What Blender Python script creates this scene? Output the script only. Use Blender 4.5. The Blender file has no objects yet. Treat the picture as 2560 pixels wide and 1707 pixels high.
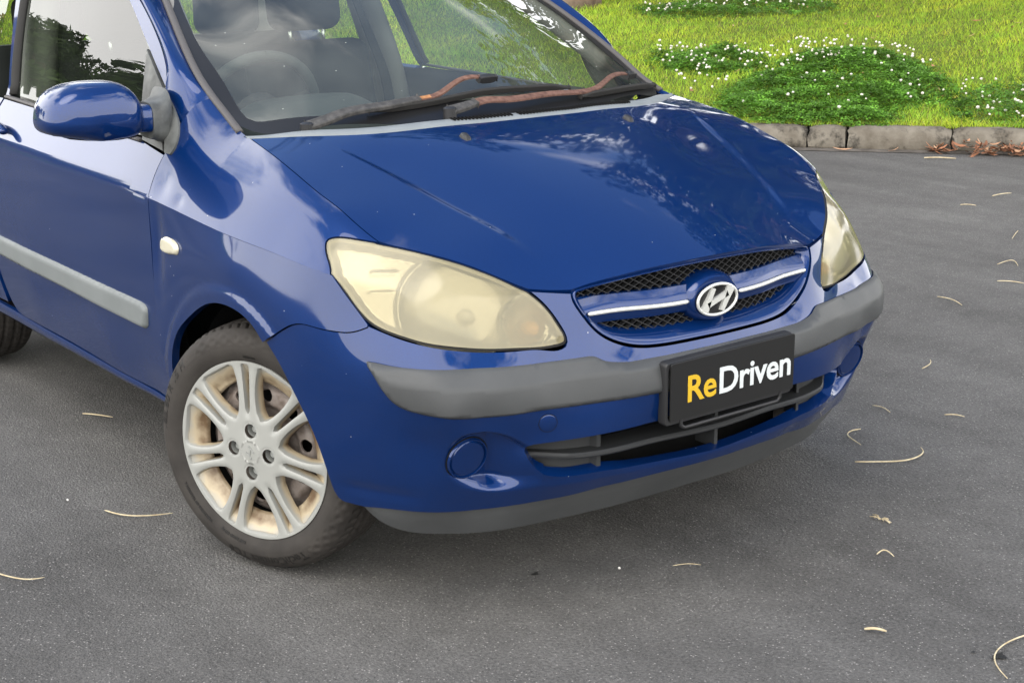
import bpy, bmesh, math, random
import numpy as np
from mathutils import Vector, Matrix
from mathutils.geometry import delaunay_2d_cdt
random.seed(7); rng=np.random.default_rng(7)
scn=bpy.context.scene; col=scn.collection
# ================================================================ camera, sky, sun, exposure
cam_d=bpy.data.cameras.new('camera'); cam=bpy.data.objects.new('camera',cam_d); col.objects.link(cam)
CAM_POS=np.array([3.09203,-2.33231,1.51749]); YAW,PITCH,ROLL=2.50582,-.27366,-.01031
_f=np.array([math.cos(YAW)*math.cos(PITCH),math.sin(YAW)*math.cos(PITCH),math.sin(PITCH)])
_r=np.array([math.sin(YAW),-math.cos(YAW),0.]); _u=np.cross(_r,_f)
_r2=math.cos(ROLL)*_r+math.sin(ROLL)*_u; _u2=-math.sin(ROLL)*_r+math.cos(ROLL)*_u
cam.matrix_world=Matrix(((_r2[0],_u2[0],-_f[0],CAM_POS[0]),(_r2[1],_u2[1],-_f[1],CAM_POS[1]),(_r2[2],_u2[2],-_f[2],CAM_POS[2]),(0,0,0,1)))
cam_d.sensor_width=36; cam_d.lens=53.38; cam_d.clip_start=.05; cam_d.clip_end=2000
scn.camera=cam
SUN_AZ,SUN_EL=math.radians(-72),math.radians(62)      # azimuth measured from +x (car's nose) towards +y
w=bpy.data.worlds.new('World'); scn.world=w; w.use_nodes=True
nt=w.node_tree; nt.nodes.clear()
def wn(t,**k):
    n=nt.nodes.new(t)
    for a,b in k.items(): setattr(n,a,b)
    return n
o=wn('ShaderNodeOutputWorld'); bg=wn('ShaderNodeBackground'); sky=wn('ShaderNodeTexSky')
sky.sky_type='NISHITA'; sky.sun_disc=False; sky.sun_elevation=SUN_EL; sky.sun_rotation=math.pi/2-SUN_AZ
sky.air_density=1.0; sky.dust_density=.4; sky.ozone_density=1.0
tc=wn('ShaderNodeTexCoord'); mp=wn('ShaderNodeMapping'); mp.inputs['Scale'].default_value=(1,1,2.0); mp.inputs['Location'].default_value=(.3,.9,.2)
nz=wn('ShaderNodeTexNoise'); nz.inputs['Scale'].default_value=1.5; nz.inputs['Detail'].default_value=6; nz.inputs['Roughness'].default_value=.55
# broken bright cloud low all round, blue overhead
dp=wn('ShaderNodeVectorMath',operation='DOT_PRODUCT'); dp.inputs[1].default_value=(.22,-.25,-1.0)
ad=wn('ShaderNodeMath',operation='MULTIPLY_ADD'); ad.inputs[1].default_value=.55
rp=wn('ShaderNodeMapRange'); rp.inputs['From Min'].default_value=.05; rp.inputs['From Max'].default_value=.20; rp.interpolation_type='SMOOTHSTEP'
mx=wn('ShaderNodeMix',data_type='RGBA'); mx.inputs['B'].default_value=(14.5,14.3,13.9,1)
L_=nt.links.new
L_(tc.outputs['Generated'],mp.inputs['Vector']); L_(mp.outputs[0],nz.inputs['Vector']); L_(tc.outputs['Generated'],dp.inputs[0])
L_(dp.outputs['Value'],ad.inputs[0]); L_(nz.outputs[0],ad.inputs[2]); L_(ad.outputs[0],rp.inputs['Value'])
L_(rp.outputs[0],mx.inputs['Factor']); L_(sky.outputs[0],mx.inputs['A']); L_(mx.outputs['Result'],bg.inputs['Color']); L_(bg.outputs[0],o.inputs[0])
bg.inputs['Strength'].default_value=.115
sd=bpy.data.lights.new('sun','SUN'); sd.energy=.55; sd.angle=math.radians(40); sd.color=(1,.93,.82)
sun=bpy.data.objects.new('sun',sd); col.objects.link(sun)
sun.rotation_euler=Vector((-math.cos(SUN_AZ)*math.cos(SUN_EL),-math.sin(SUN_AZ)*math.cos(SUN_EL),-math.sin(SUN_EL))).to_track_quat('-Z','Y').to_euler()
vs=scn.view_settings; vs.view_transform='Standard'; vs.look='None'; vs.gamma=1; vs.use_curve_mapping=False; vs.exposure=1.4
# ================================================================ materials
MATS={}
def mat(name,base=(.5,.5,.5),rough=.5,metal=0.,coat=0.,coatr=.03,trans=0.,ior=1.45,spec=.5,emit=None,alpha=1.):
    m=bpy.data.materials.new(name); m.use_nodes=True; b=m.node_tree.nodes['Principled BSDF']
    b.inputs['Base Color'].default_value=(*base,1); b.inputs['Roughness'].default_value=rough; b.inputs['Metallic'].default_value=metal
    b.inputs['Coat Weight'].default_value=coat; b.inputs['Coat Roughness'].default_value=coatr; b.inputs['Transmission Weight'].default_value=trans
    b.inputs['IOR'].default_value=ior; b.inputs['Specular IOR Level'].default_value=spec; b.inputs['Alpha'].default_value=alpha
    MATS[name]=m; return m
def N(m,t,**k):
    n=m.node_tree.nodes.new(t)
    for a,b in k.items():
        if a in n.inputs: n.inputs[a].default_value=b
        else: setattr(n,a,b)
    return n
def LK(m,a,b): m.node_tree.links.new(a,b)
def BS(m): return m.node_tree.nodes['Principled BSDF']
def noise_col(m,scale,c0,c1,lo=.35,hi=.65,detail=6,coord='Object',rough=.6):
    t=N(m,'ShaderNodeTexCoord'); n=N(m,'ShaderNodeTexNoise'); n.inputs['Scale'].default_value=scale; n.inputs['Detail'].default_value=detail; n.inputs['Roughness'].default_value=rough
    r=N(m,'ShaderNodeValToRGB'); r.color_ramp.elements[0].position=lo; r.color_ramp.elements[1].position=hi
    r.color_ramp.elements[0].color=(*c0,1); r.color_ramp.elements[1].color=(*c1,1)
    LK(m,t.outputs[coord],n.inputs['Vector']); LK(m,n.outputs[0],r.inputs[0]); return r,n,t
def bump(m,src,strength,dist):
    b=N(m,'ShaderNodeBump'); b.inputs['Strength'].default_value=strength; b.inputs['Distance'].default_value=dist
    LK(m,src,b.inputs['Height']); LK(m,b.outputs[0],BS(m).inputs['Normal']); return b
def specks(m,coord,scale,thr,colr,amount=1.0,prev=None,size=.5):
    """small light chips / dust specks mixed over the base colour"""
    v=N(m,'ShaderNodeTexVoronoi'); v.inputs['Scale'].default_value=scale; LK(m,coord,v.inputs['Vector'])
    a=N(m,'ShaderNodeMath',operation='LESS_THAN'); LK(m,v.outputs['Distance'],a.inputs[0]); a.inputs[1].default_value=size
    sep=N(m,'ShaderNodeSeparateColor'); LK(m,v.outputs['Color'],sep.inputs[0])
    g=N(m,'ShaderNodeMath',operation='GREATER_THAN'); LK(m,sep.outputs[0],g.inputs[0]); g.inputs[1].default_value=thr
    k=N(m,'ShaderNodeMath',operation='MULTIPLY'); LK(m,a.outputs[0],k.inputs[0]); LK(m,g.outputs[0],k.inputs[1])
    k2=N(m,'ShaderNodeMath',operation='MULTIPLY'); LK(m,k.outputs[0],k2.inputs[0]); k2.inputs[1].default_value=amount
    x=N(m,'ShaderNodeMix',data_type='RGBA'); LK(m,k2.outputs[0],x.inputs['Factor']); x.inputs['B'].default_value=(*colr,1)
    if prev is not None: LK(m,prev,x.inputs['A'])
    return x,k2
# car paint
m=mat('paint',(.004,.022,.125),rough=.34,metal=.4,coat=1.,coatr=.025,spec=.0)
r,n,t=noise_col(m,900,(.0014,.0162,.084),(.0026,.0228,.110),detail=2)
x,k=specks(m,t.outputs['Object'],55,.955,(.55,.55,.55),.9,r.outputs[0],.07)
LK(m,x.outputs['Result'],BS(m).inputs['Base Color'])
n2=N(m,'ShaderNodeTexNoise'); n2.inputs['Scale'].default_value=2.2; n2.inputs['Detail'].default_value=5; LK(m,t.outputs['Object'],n2.inputs['Vector'])
mr=N(m,'ShaderNodeMapRange'); mr.inputs['From Min'].default_value=.3; mr.inputs['From Max'].default_value=.75; mr.inputs['To Min'].default_value=.015; mr.inputs['To Max'].default_value=.07
LK(m,n2.outputs[0],mr.inputs[0]); LK(m,mr.outputs[0],BS(m).inputs['Coat Roughness'])
m=mat('paint_inner',(.006,.016,.07),rough=.6)
m=mat('plastic',(.06,.063,.064),rough=.5,spec=.4); r,n,t=noise_col(m,6,(.045,.047,.048),(.056,.058,.059)); 
x,k=specks(m,t.outputs['Object'],45,.97,(.4,.4,.38),.7,r.outputs[0],.06); LK(m,x.outputs['Result'],BS(m).inputs['Base Color'])
n3=N(m,'ShaderNodeTexNoise'); n3.inputs['Scale'].default_value=900; LK(m,t.outputs['Object'],n3.inputs['Vector']); bump(m,n3.outputs[0],.12,.002)
m=mat('plastic_light',(.28,.31,.32),rough=.55,spec=.35); r,n,t=noise_col(m,12,(.15,.165,.172),(.18,.195,.202)); LK(m,r.outputs[0],BS(m).inputs['Base Color'])
m=mat('moulding_grey',(.20,.215,.215),rough=.5,spec=.4); r,n,t=noise_col(m,6,(.125,.137,.137),(.145,.157,.157)); LK(m,r.outputs[0],BS(m).inputs['Base Color'])
mat('black_plastic',(.018,.018,.019),rough=.45,spec=.4); mat('grille_plastic',(.026,.027,.028),rough=.55,spec=.3)
mat('black_matte',(.008,.008,.008),rough=.9,spec=.1)
m=mat('black_rubber',(.022,.021,.02),rough=.7,spec=.25)
mat('seal',(.075,.070,.068),rough=.55,spec=.3)
mat('frit',(.010,.010,.0105),rough=.3,spec=.3)
m=mat('chrome',(.66,.66,.62),rough=.26,metal=.5)
mat('plate_black',(.012,.012,.012),rough=.35,spec=.4)
mat('letter_yellow',(.50,.315,.012),rough=.5); mat('letter_white',(.50,.53,.53),rough=.5)
# tyre rubber: brownish grey, dusty
m=mat('tyre',(.035,.031,.028),rough=.75,spec=.25); r,n,t=noise_col(m,9,(.024,.0215,.0195),(.041,.0365,.0325),.35,.7); LK(m,r.outputs[0],BS(m).inputs['Base Color'])
mat('tyre_letter',(.013,.012,.011),rough=.6,spec=.3)
# wheel cover: silver paint with brown brake dust
m=mat('wheel_silver',(.55,.56,.53),rough=.38,metal=.15,spec=.5); r,n,t=noise_col(m,14,(.23,.235,.22),(.26,.265,.25))
MATS['wheel_silver_ramp']=None; LK(m,r.outputs[0],BS(m).inputs['Base Color'])
m=mat('wheel_dusty',(.55,.50,.42),rough=.6); r,n,t=noise_col(m,16,(.42,.31,.19),(.58,.55,.47),.30,.62); LK(m,r.outputs[0],BS(m).inputs['Base Color'])
m=mat('steel_wheel',(.16,.13,.115),rough=.55,metal=.2); r,n,t=noise_col(m,25,(.11,.085,.07),(.22,.19,.17)); LK(m,r.outputs[0],BS(m).inputs['Base Color'])
mat('bolt',(.35,.36,.34),rough=.45,metal=.4)
# glass
def glass(name,tint,haze,hazecol,spk):
    m=bpy.data.materials.new(name); m.use_nodes=True; m.node_tree.nodes.clear(); MATS[name]=m
    out=N(m,'ShaderNodeOutputMaterial'); tr=N(m,'ShaderNodeBsdfTransparent'); tr.inputs[0].default_value=(*tint,1)
    gl=N(m,'ShaderNodeBsdfGlossy'); gl.inputs['Roughness'].default_value=.004; gl.inputs['Color'].default_value=(1,1,1,1)
    fr=N(m,'ShaderNodeFresnel'); fr.inputs[0].default_value=1.50
    ge=N(m,'ShaderNodeNewGeometry'); io=N(m,'ShaderNodeMapRange'); io.inputs['To Min'].default_value=1.5; io.inputs['To Max'].default_value=1/1.5   # thin pane: same reflectance from both sides
    LK(m,ge.outputs['Backfacing'],io.inputs[0]); LK(m,io.outputs[0],fr.inputs[0])
    df=N(m,'ShaderNodeBsdfDiffuse'); df.inputs[0].default_value=(*hazecol,1)
    t=N(m,'ShaderNodeTexCoord'); nz=N(m,'ShaderNodeTexNoise'); nz.inputs['Scale'].default_value=5; nz.inputs['Detail'].default_value=6; LK(m,t.outputs['Object'],nz.inputs['Vector'])
    mr=N(m,'ShaderNodeMapRange'); mr.inputs['From Min'].default_value=.25; mr.inputs['From Max'].default_value=.8; mr.inputs['To Min'].default_value=haze*.5; mr.inputs['To Max'].default_value=haze*1.7
    LK(m,nz.outputs[0],mr.inputs[0])
    v=N(m,'ShaderNodeTexVoronoi'); v.inputs['Scale'].default_value=60; LK(m,t.outputs['Object'],v.inputs['Vector'])
    a=N(m,'ShaderNodeMath',operation='LESS_THAN'); LK(m,v.outputs['Distance'],a.inputs[0]); a.inputs[1].default_value=.09
    s=N(m,'ShaderNodeSeparateColor'); LK(m,v.outputs['Color'],s.inputs[0])
    g=N(m,'ShaderNodeMath',operation='GREATER_THAN'); LK(m,s.outputs[0],g.inputs[0]); g.inputs[1].default_value=1-spk
    k=N(m,'ShaderNodeMath',operation='MULTIPLY'); LK(m,a.outputs[0],k.inputs[0]); LK(m,g.outputs[0],k.inputs[1])
    mxx=N(m,'ShaderNodeMath',operation='MAXIMUM'); LK(m,mr.outputs[0],mxx.inputs[0]); LK(m,k.outputs[0],mxx.inputs[1])
    m1=N(m,'ShaderNodeMixShader'); LK(m,mxx.outputs[0],m1.inputs[0]); LK(m,tr.outputs[0],m1.inputs[1]); LK(m,df.outputs[0],m1.inputs[2])
    m2=N(m,'ShaderNodeMixShader'); LK(m,fr.outputs[0],m2.inputs[0]); LK(m,m1.outputs[0],m2.inputs[1]); LK(m,gl.outputs[0],m2.inputs[2])
    LK(m,m2.outputs[0],out.inputs[0]); return m
glass('windscreen_glass',(.80,.84,.79),.075,(.36,.39,.345),.035)
glass('window_glass',(.58,.64,.57),.012,(.30,.32,.30),.01)
# hazy yellowed headlight lens
m=bpy.data.materials.new('lens'); m.use_nodes=True; m.node_tree.nodes.clear(); MATS['lens']=m
out=N(m,'ShaderNodeOutputMaterial'); tr=N(m,'ShaderNodeBsdfTransparent'); tr.inputs[0].default_value=(.97,.92,.76,1)
df=N(m,'ShaderNodeBsdfDiffuse'); df.inputs[0].default_value=(.44,.40,.265,1); tl=N(m,'ShaderNodeBsdfTranslucent'); tl.inputs[0].default_value=(.60,.55,.40,1)
gl=N(m,'ShaderNodeBsdfGlossy'); gl.inputs['Roughness'].default_value=.12; fr=N(m,'ShaderNodeFresnel'); fr.inputs[0].default_value=1.5
ms=N(m,'ShaderNodeMixShader'); ms.inputs[0].default_value=.5; LK(m,df.outputs[0],ms.inputs[1]); LK(m,tl.outputs[0],ms.inputs[2])
t=N(m,'ShaderNodeTexCoord'); nz=N(m,'ShaderNodeTexNoise'); nz.inputs['Scale'].default_value=6; nz.inputs['Detail'].default_value=4; LK(m,t.outputs['Object'],nz.inputs['Vector'])
mr=N(m,'ShaderNodeMapRange'); mr.inputs['From Min'].default_value=.3; mr.inputs['From Max'].default_value=.7; mr.inputs['To Min'].default_value=.45; mr.inputs['To Max'].default_value=.62; LK(m,nz.outputs[0],mr.inputs[0])
m1=N(m,'ShaderNodeMixShader'); LK(m,mr.outputs[0],m1.inputs[0]); LK(m,tr.outputs[0],m1.inputs[1]); LK(m,ms.outputs[0],m1.inputs[2])
m2=N(m,'ShaderNodeMixShader'); LK(m,fr.outputs[0],m2.inputs[0]); LK(m,m1.outputs[0],m2.inputs[1]); LK(m,gl.outputs[0],m2.inputs[2]); LK(m,m2.outputs[0],out.inputs[0])
mat('reflector',(.48,.46,.39),rough=.2,metal=.7); mat('lamp_housing',(.62,.58,.44),rough=.4,metal=.2); mat('amber',(.75,.42,.15),rough=.25,trans=.3); mat('bulb',(.9,.88,.8),rough=.15,trans=.5)
m=mat('repeater_lens',(.46,.43,.33),rough=.15,coat=.6)
# wiper metal: black paint partly rusted
m=mat('rust',(.14,.05,.03),rough=.8,spec=.2); r,n,t=noise_col(m,70,(.060,.030,.024),(.17,.095,.072),.3,.7); LK(m,r.outputs[0],BS(m).inputs['Base Color']); bump(m,n.outputs[0],.4,.002)
m=mat('rust_orange',(.36,.15,.05),rough=.85,spec=.2); r,n,t=noise_col(m,90,(.19,.08,.035),(.38,.19,.085),.3,.7); LK(m,r.outputs[0],BS(m).inputs['Base Color'])
m=mat('wiper_black',(.045,.044,.042),rough=.6,spec=.3); r,n,t=noise_col(m,60,(.035,.034,.033),(.09,.085,.08),.4,.8); LK(m,r.outputs[0],BS(m).inputs['Base Color'])
mat('dash',(.035,.040,.038),rough=.7,spec=.25); mat('trim_dark',(.028,.029,.029),rough=.75,spec=.2); mat('trim_grey',(.16,.155,.145),rough=.8); mat('fabric_dark',(.020,.021,.022),rough=.95,spec=.1); mat('trim_beige',(.30,.27,.24),rough=.85); mat('steel',(.6,.6,.6),rough=.25,metal=1.)
# ================================================================ mesh helpers
def tag(o,label=None,cat=None,group=None,kind=None):
    if label: o['label']=label
    if cat: o['category']=cat
    if group: o['group']=group
    if kind: o['kind']=kind
    return o
def empty(name,loc=(0,0,0),parent=None):
    o=bpy.data.objects.new(name,None); col.objects.link(o); o.location=loc; o.empty_display_size=.1
    if parent: o.parent=parent
    return o
def mesh_obj(name,V,F,m,parent=None,smooth=True,normals=None,mats=None,mi=None,loc=None):
    me=bpy.data.meshes.new(name); me.from_pydata([tuple(v) for v in V],[],[tuple(int(i) for i in f) for f in F])
    for mm in (mats or [m]): me.materials.append(MATS[mm])
    if mi is not None: me.polygons.foreach_set('material_index',np.asarray(mi,dtype=np.int32))
    me.polygons.foreach_set('use_smooth',np.full(len(me.polygons),bool(smooth)))
    if normals is not None:
        n=np.asarray(normals,float); n/=np.maximum(np.linalg.norm(n,axis=1,keepdims=True),1e-9)
        me.normals_split_custom_set_from_vertices([tuple(x) for x in n])
    me.update(); ob=bpy.data.objects.new(name,me); col.objects.link(ob)
    if parent: ob.parent=parent
    if loc is not None: ob.location=loc
    return ob
def copy_tree(o,parent=None):
    c=o.copy(); col.objects.link(c); c.parent=parent
    for ch in list(o.children): copy_tree(ch,c)
    return c
def mirror_obj(o,parent,name=None):
    """a mirrored (y -> -y) copy of a mesh object and of its children"""
    c=o.copy(); 
    if o.data:
        me=o.data.copy(); c.data=me
        nv=len(me.vertices); co=np.empty(nv*3); me.vertices.foreach_get('co',co); co=co.reshape(-1,3)
        cn=None
        if me.has_custom_normals:
            vn=np.zeros((nv,3)); ln=np.empty(len(me.loops)*3); me.corner_normals.foreach_get('vector',ln); li=np.empty(len(me.loops),dtype=np.int32); me.loops.foreach_get('vertex_index',li); vn[li]=ln.reshape(-1,3); cn=vn*[1,-1,1]
        co[:,1]*=-1; me.vertices.foreach_set('co',co.ravel()); me.flip_normals()
        if cn is not None: me.normals_split_custom_set_from_vertices([tuple(x) for x in cn])
        me.update()
    col.objects.link(c); c.parent=parent
    if not o.data or o.location.length>0: c.location=(o.location.x,-o.location.y,o.location.z)
    for ch in list(o.children): mirror_obj(ch,c)
    return c
class Geo:
    def __init__(s): s.V=[];s.F=[];s.N=[];s.M=[];s.n=0
    def add(s,V,F,Nn=None,mi=0):
        V=np.asarray(V,float); s.V.append(V); s.F+= [tuple(i+s.n for i in f) for f in F]; s.M+=[mi]*len(F)
        s.N.append(np.asarray(Nn,float) if Nn is not None else None); s.n+=len(V); return s
    def box(s,c,size,R=None,mi=0,bev=0.):
        h=np.array(size)/2; V=np.array([[x,y,z] for x in(-1,1) for y in(-1,1) for z in(-1,1)])*h
        if R is not None: V=V@np.array(R).T
        return s.add(V+np.array(c),[(0,1,3,2),(4,6,7,5),(0,4,5,1),(2,3,7,6),(0,2,6,4),(1,5,7,3)],None,mi)
    def tube(s,path,rad,seg=10,mi=0,flat=1.,up=(0,0,1),caps=True):
        P=np.asarray(path,float); n=len(P); rad=np.broadcast_to(np.asarray(rad,float),(n,)); V=[]
        T=np.gradient(P,axis=0); T/=np.linalg.norm(T,axis=1,keepdims=True); u=np.array(up,float)
        for i in range(n):
            a=np.cross(T[i],u); 
            if np.linalg.norm(a)<1e-6: a=np.cross(T[i],[1,0,0])
            a/=np.linalg.norm(a); b=np.cross(a,T[i])
            for k in range(seg):
                t=2*math.pi*k/seg; V.append(P[i]+rad[i]*(math.cos(t)*a+flat*math.sin(t)*b))
        F=[(i*seg+k,i*seg+(k+1)%seg,(i+1)*seg+(k+1)%seg,(i+1)*seg+k) for i in range(n-1) for k in range(seg)]
        if caps: F+=[tuple(range(seg))[::-1],tuple((n-1)*seg+k for k in range(seg))]
        return s.add(V,F,None,mi)
    def prism(s,poly,f0,f1,mi=0):
        """closed prism between two mapped copies of a 2D polygon; f maps (n,2)->(n,3)"""
        p=np.asarray(poly,float); n=len(p); A=f0(p); B=f1(p)
        F=[tuple(range(n)),tuple(range(2*n-1,n-1,-1))]+[(i,i+n,(i+1)%n+n,(i+1)%n) for i in range(n)]
        return s.add(np.r_[A,B],F,None,mi)
    def build(s,name,m,parent=None,smooth=True,mats=None,loc=None):
        nn=None
        if all(x is not None for x in s.N): nn=np.concatenate(s.N)
        return mesh_obj(name,np.concatenate(s.V),s.F,m,parent,smooth,nn,mats,s.M if mats else None,loc)
def auto_smooth(o,ang=35):
    """sharp edges above an angle"""
    bm=bmesh.new(); bm.from_mesh(o.data); c=math.radians(ang)
    bmesh.ops.recalc_face_normals(bm,faces=bm.faces)
    for e in bm.edges:
        if len(e.link_faces)==2 and e.calc_face_angle(0)>c: e.smooth=False
    for f in bm.faces: f.smooth=True
    bm.to_mesh(o.data); bm.free(); return o
def bevel(o,wd,seg=2,ang=40):
    m=o.modifiers.new('bevel','BEVEL'); m.width=wd; m.segments=seg; m.limit_method='ANGLE'; m.angle_limit=math.radians(ang); m.harden_normals=False
    return o
def dens(pts,step,spline=True):
    p=np.asarray(pts,float)
    if len(p)<3 or not spline:
        out=[p[:1]]
        for a,b in zip(p[:-1],p[1:]):
            n=max(1,int(math.ceil(np.linalg.norm(b-a)/step))); out.append(a+(b-a)*np.linspace(0,1,n+1)[1:,None])
        return np.concatenate(out)
    s=Spline(p); n=max(2,int(s.t[-1]/step)); return s(np.linspace(0,s.t[-1],n+1))
def path(*segs,step=.012):
    out=[]
    for g in segs:
        sp=True
        if isinstance(g,tuple) and g[0]=='L': sp=False; g=g[1]
        d=dens(g,step,sp)
        if out and np.linalg.norm(out[-1][-1]-d[0])<1e-4: d=d[1:]
        out.append(d)
    p=np.concatenate(out)
    if np.linalg.norm(p[0]-p[-1])<1e-4: p=p[:-1]
    keep=[0]
    for i in range(1,len(p)):
        if np.linalg.norm(p[i]-p[keep[-1]])>step*.2: keep.append(i)
    return p[keep]
def area2(p): return .5*np.sum(p[:,0]*np.roll(p[:,1],-1)-np.roll(p[:,0],-1)*p[:,1])
def inset(p,d):
    """shrink a closed polygon by d"""
    if area2(p)<0: return inset(p[::-1],d)[::-1]
    a=p-np.roll(p,1,0); b=np.roll(p,-1,0)-p
    na=np.c_[-a[:,1],a[:,0]]; nb=np.c_[-b[:,1],b[:,0]]; na/=np.linalg.norm(na,axis=1,keepdims=True)+1e-12; nb/=np.linalg.norm(nb,axis=1,keepdims=True)+1e-12
    n=na+nb; l=np.linalg.norm(n,axis=1,keepdims=True); n/=np.maximum(l,1e-6); c=np.clip((n*na).sum(1,keepdims=True),.5,1)
    return p+n*d/c
def inside(q,p):
    x,y=q[:,0],q[:,1]; r=np.zeros(len(q),bool); j=len(p)-1
    for i in range(len(p)):
        xi,yi,xj,yj=*p[i],*p[j]
        if yi!=yj:
            c=((yi>y)!=(yj>y))&(x<(xj-xi)*(y-yi)/(yj-yi)+xi); r^=c
        j=i
    return r
def sdf(q,p):
    """signed distance to a polygon (negative inside)"""
    d=np.full(len(q),1e9)
    for a,b in zip(p,np.roll(p,-1,0)):
        ab=b-a; t=np.clip(((q-a)@ab)/max(ab@ab,1e-12),0,1); d=np.minimum(d,np.linalg.norm(q-a-t[:,None]*ab,axis=1))
    return np.where(inside(q,p),-d,d)
def cdt(outline,holes,grid,extra=None,cons=()):
    polys=[outline]+list(holes); pts=[];edges=[];faces=[]
    for p in polys:
        o=len(pts); pts+= [tuple(x) for x in p]; faces.append(list(range(o,o+len(p))))
    for c in cons:
        o=len(pts); pts+=[tuple(x) for x in c]; edges+=[(o+i,o+i+1) for i in range(len(c)-1)]
    lo,hi=outline.min(0),outline.max(0); gx=np.arange(lo[0],hi[0],grid); gy=np.arange(lo[1],hi[1],grid*.8660254)
    X,Y=np.meshgrid(gx,gy); X[1::2]+=grid/2; q=np.c_[X.ravel(),Y.ravel()]
    if extra is not None:
        ok=np.ones(len(q),bool)
        for i in range(0,len(q),1000): ok[i:i+1000]=((q[i:i+1000,None]-extra[None])**2).sum(2).min(1)>(grid*.6)**2
        q=np.r_[q[ok],extra]
    q=q[inside(q,outline)]
    for h in holes: q=q[~inside(q,h)]
    ok=np.ones(len(q),bool); al=np.concatenate(polys+[np.asarray(c) for c in cons])
    for i in range(0,len(q),2000):
        d=((q[i:i+2000,None]-al[None])**2).sum(2).min(1); ok[i:i+2000]=d>(min(grid*.45,.0022) if extra is not None else grid*.45)**2
    q=q[ok]; nb=sum(len(p) for p in polys)
    pts+=[tuple(x) for x in q]
    V,E,F,ov,oe,of=delaunay_2d_cdt([Vector(p) for p in pts],edges,faces,2 if holes else 1,1e-7)
    V=np.array([(v.x,v.y) for v in V]); return V,[tuple(f) for f in F]
def fnormal(F,q,e=1e-3):
    a=F(q+[e,0])-F(q-[e,0]); b=F(q+[0,e])-F(q-[0,e]); n=np.cross(a,b); return n/np.maximum(np.linalg.norm(n,axis=1,keepdims=True),1e-12)
def panel(geo,outline,F,out,holes=(),grid=.015,flange=.014,cons=(),hole_flange=None,mi=0,e=1e-3,fmi=None,extra=None):
    """trimmed surface patch with returned edges. out: approximate outward direction (vector or function)"""
    if area2(outline)<0: outline=outline[::-1]
    V,T=cdt(outline,list(holes),grid,extra,cons)
    P=F(V); n=fnormal(F,V,e); o=out(P) if callable(out) else np.broadcast_to(np.asarray(out,float),P.shape)
    sg=np.sign((n*o).sum(1).mean()); n=n*sg
    t=np.array([f[:3] for f in T]); fn=np.cross(P[t[:,1]]-P[t[:,0]],P[t[:,2]]-P[t[:,0]]); flip=(fn*n[t[:,0]]).sum(1)<0
    T=[f[::-1] if fl else f for f,fl in zip(T,flip)]
    geo.add(P,T,n,mi)
    for k,(poly,dep) in enumerate([(outline,flange)]+[(h,hole_flange if hole_flange is not None else flange) for h in holes]):
        if not dep: continue
        A=F(poly); nn=fnormal(F,poly,e)*sg; B=A-nn*dep*.25; Cc=A-nn*dep
        m=len(poly); Nn=np.zeros((3*m,3))
        Fq=[]
        for i in range(m):
            j=(i+1)%m; Fq+=[(i,j,m+j,m+i),(m+i,m+j,2*m+j,2*m+i)]
        geo.add(np.r_[A,B,Cc],Fq,Nn,mi if fmi is None else fmi)
    return P
# ---------------------------------------------------------------- body shell (numpy)
class Spline:
    """natural cubic spline through points, parametrised by chord length"""
    def __init__(s,pts,t=None):
        p=np.asarray(pts,float); s.p=p
        if t is None:
            t=np.concatenate([[0],np.cumsum(np.linalg.norm(np.diff(p,axis=0),axis=1))])
        s.t=np.asarray(t,float); n=len(p); h=np.diff(s.t)
        A=np.zeros((n,n)); B=np.zeros_like(p); A[0,0]=A[-1,-1]=1
        for i in range(1,n-1):
            A[i,i-1]=h[i-1]; A[i,i]=2*(h[i-1]+h[i]); A[i,i+1]=h[i]
            B[i]=6*((p[i+1]-p[i])/h[i]-(p[i]-p[i-1])/h[i-1])
        s.m=np.linalg.solve(A,B)
    def __call__(s,t):
        t=np.asarray(t,float); i=np.clip(np.searchsorted(s.t,t)-1,0,len(s.t)-2)
        h=(s.t[i+1]-s.t[i])[...,None]; a=(s.t[i+1]-t)[...,None]; b=(t-s.t[i])[...,None]
        return (s.m[i]*a**3+s.m[i+1]*b**3)/(6*h)+(s.p[i]/h-s.m[i]*h/6)*a+(s.p[i+1]/h-s.m[i+1]*h/6)*b
class TPS:
    def __init__(s,xy,v,lam=1e-4):
        xy=np.asarray(xy,float); v=np.asarray(v,float); n=len(xy); s.xy=xy
        r=np.linalg.norm(xy[:,None]-xy[None],axis=2)
        K=np.where(r>0,r*r*np.log(r+1e-12),0)+lam*np.eye(n)
        Pm=np.c_[np.ones(n),xy]; A=np.block([[K,Pm],[Pm.T,np.zeros((3,3))]])
        s.w=np.linalg.solve(A,np.r_[v,np.zeros((3,)+v.shape[1:])])
    def __call__(s,q):
        q=np.atleast_2d(np.asarray(q,float)); out=[]
        for i in range(0,len(q),4000):
            c=q[i:i+4000]; r=np.linalg.norm(c[:,None]-s.xy[None],axis=2)
            out.append(np.where(r>0,r*r*np.log(r+1e-12),0)@s.w[:-3]+np.c_[np.ones(len(c)),c]@s.w[-3:])
        return np.concatenate(out)
PLAN=[(.735,0),(.731,-.1),(.722,-.2),(.70,-.34),(.668,-.45),(.64,-.53),(.605,-.60),(.56,-.665),(.50,-.72),(.41,-.772),(.30,-.808),(.17,-.828),(0,-.838),(-.3,-.842),(-.8,-.842),(-1.4,-.84),(-2.0,-.832),(-2.8,-.80)]
_pl=[(x,-y) for x,y in PLAN[3:0:-1]]+PLAN
plan=Spline(_pl); S0=plan.t[3]
_S=np.arange(-.3,plan.t[-1]-S0,.002); _C=plan(_S+S0)
def pl_pos(s): return plan(np.asarray(s)+S0)
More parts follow.
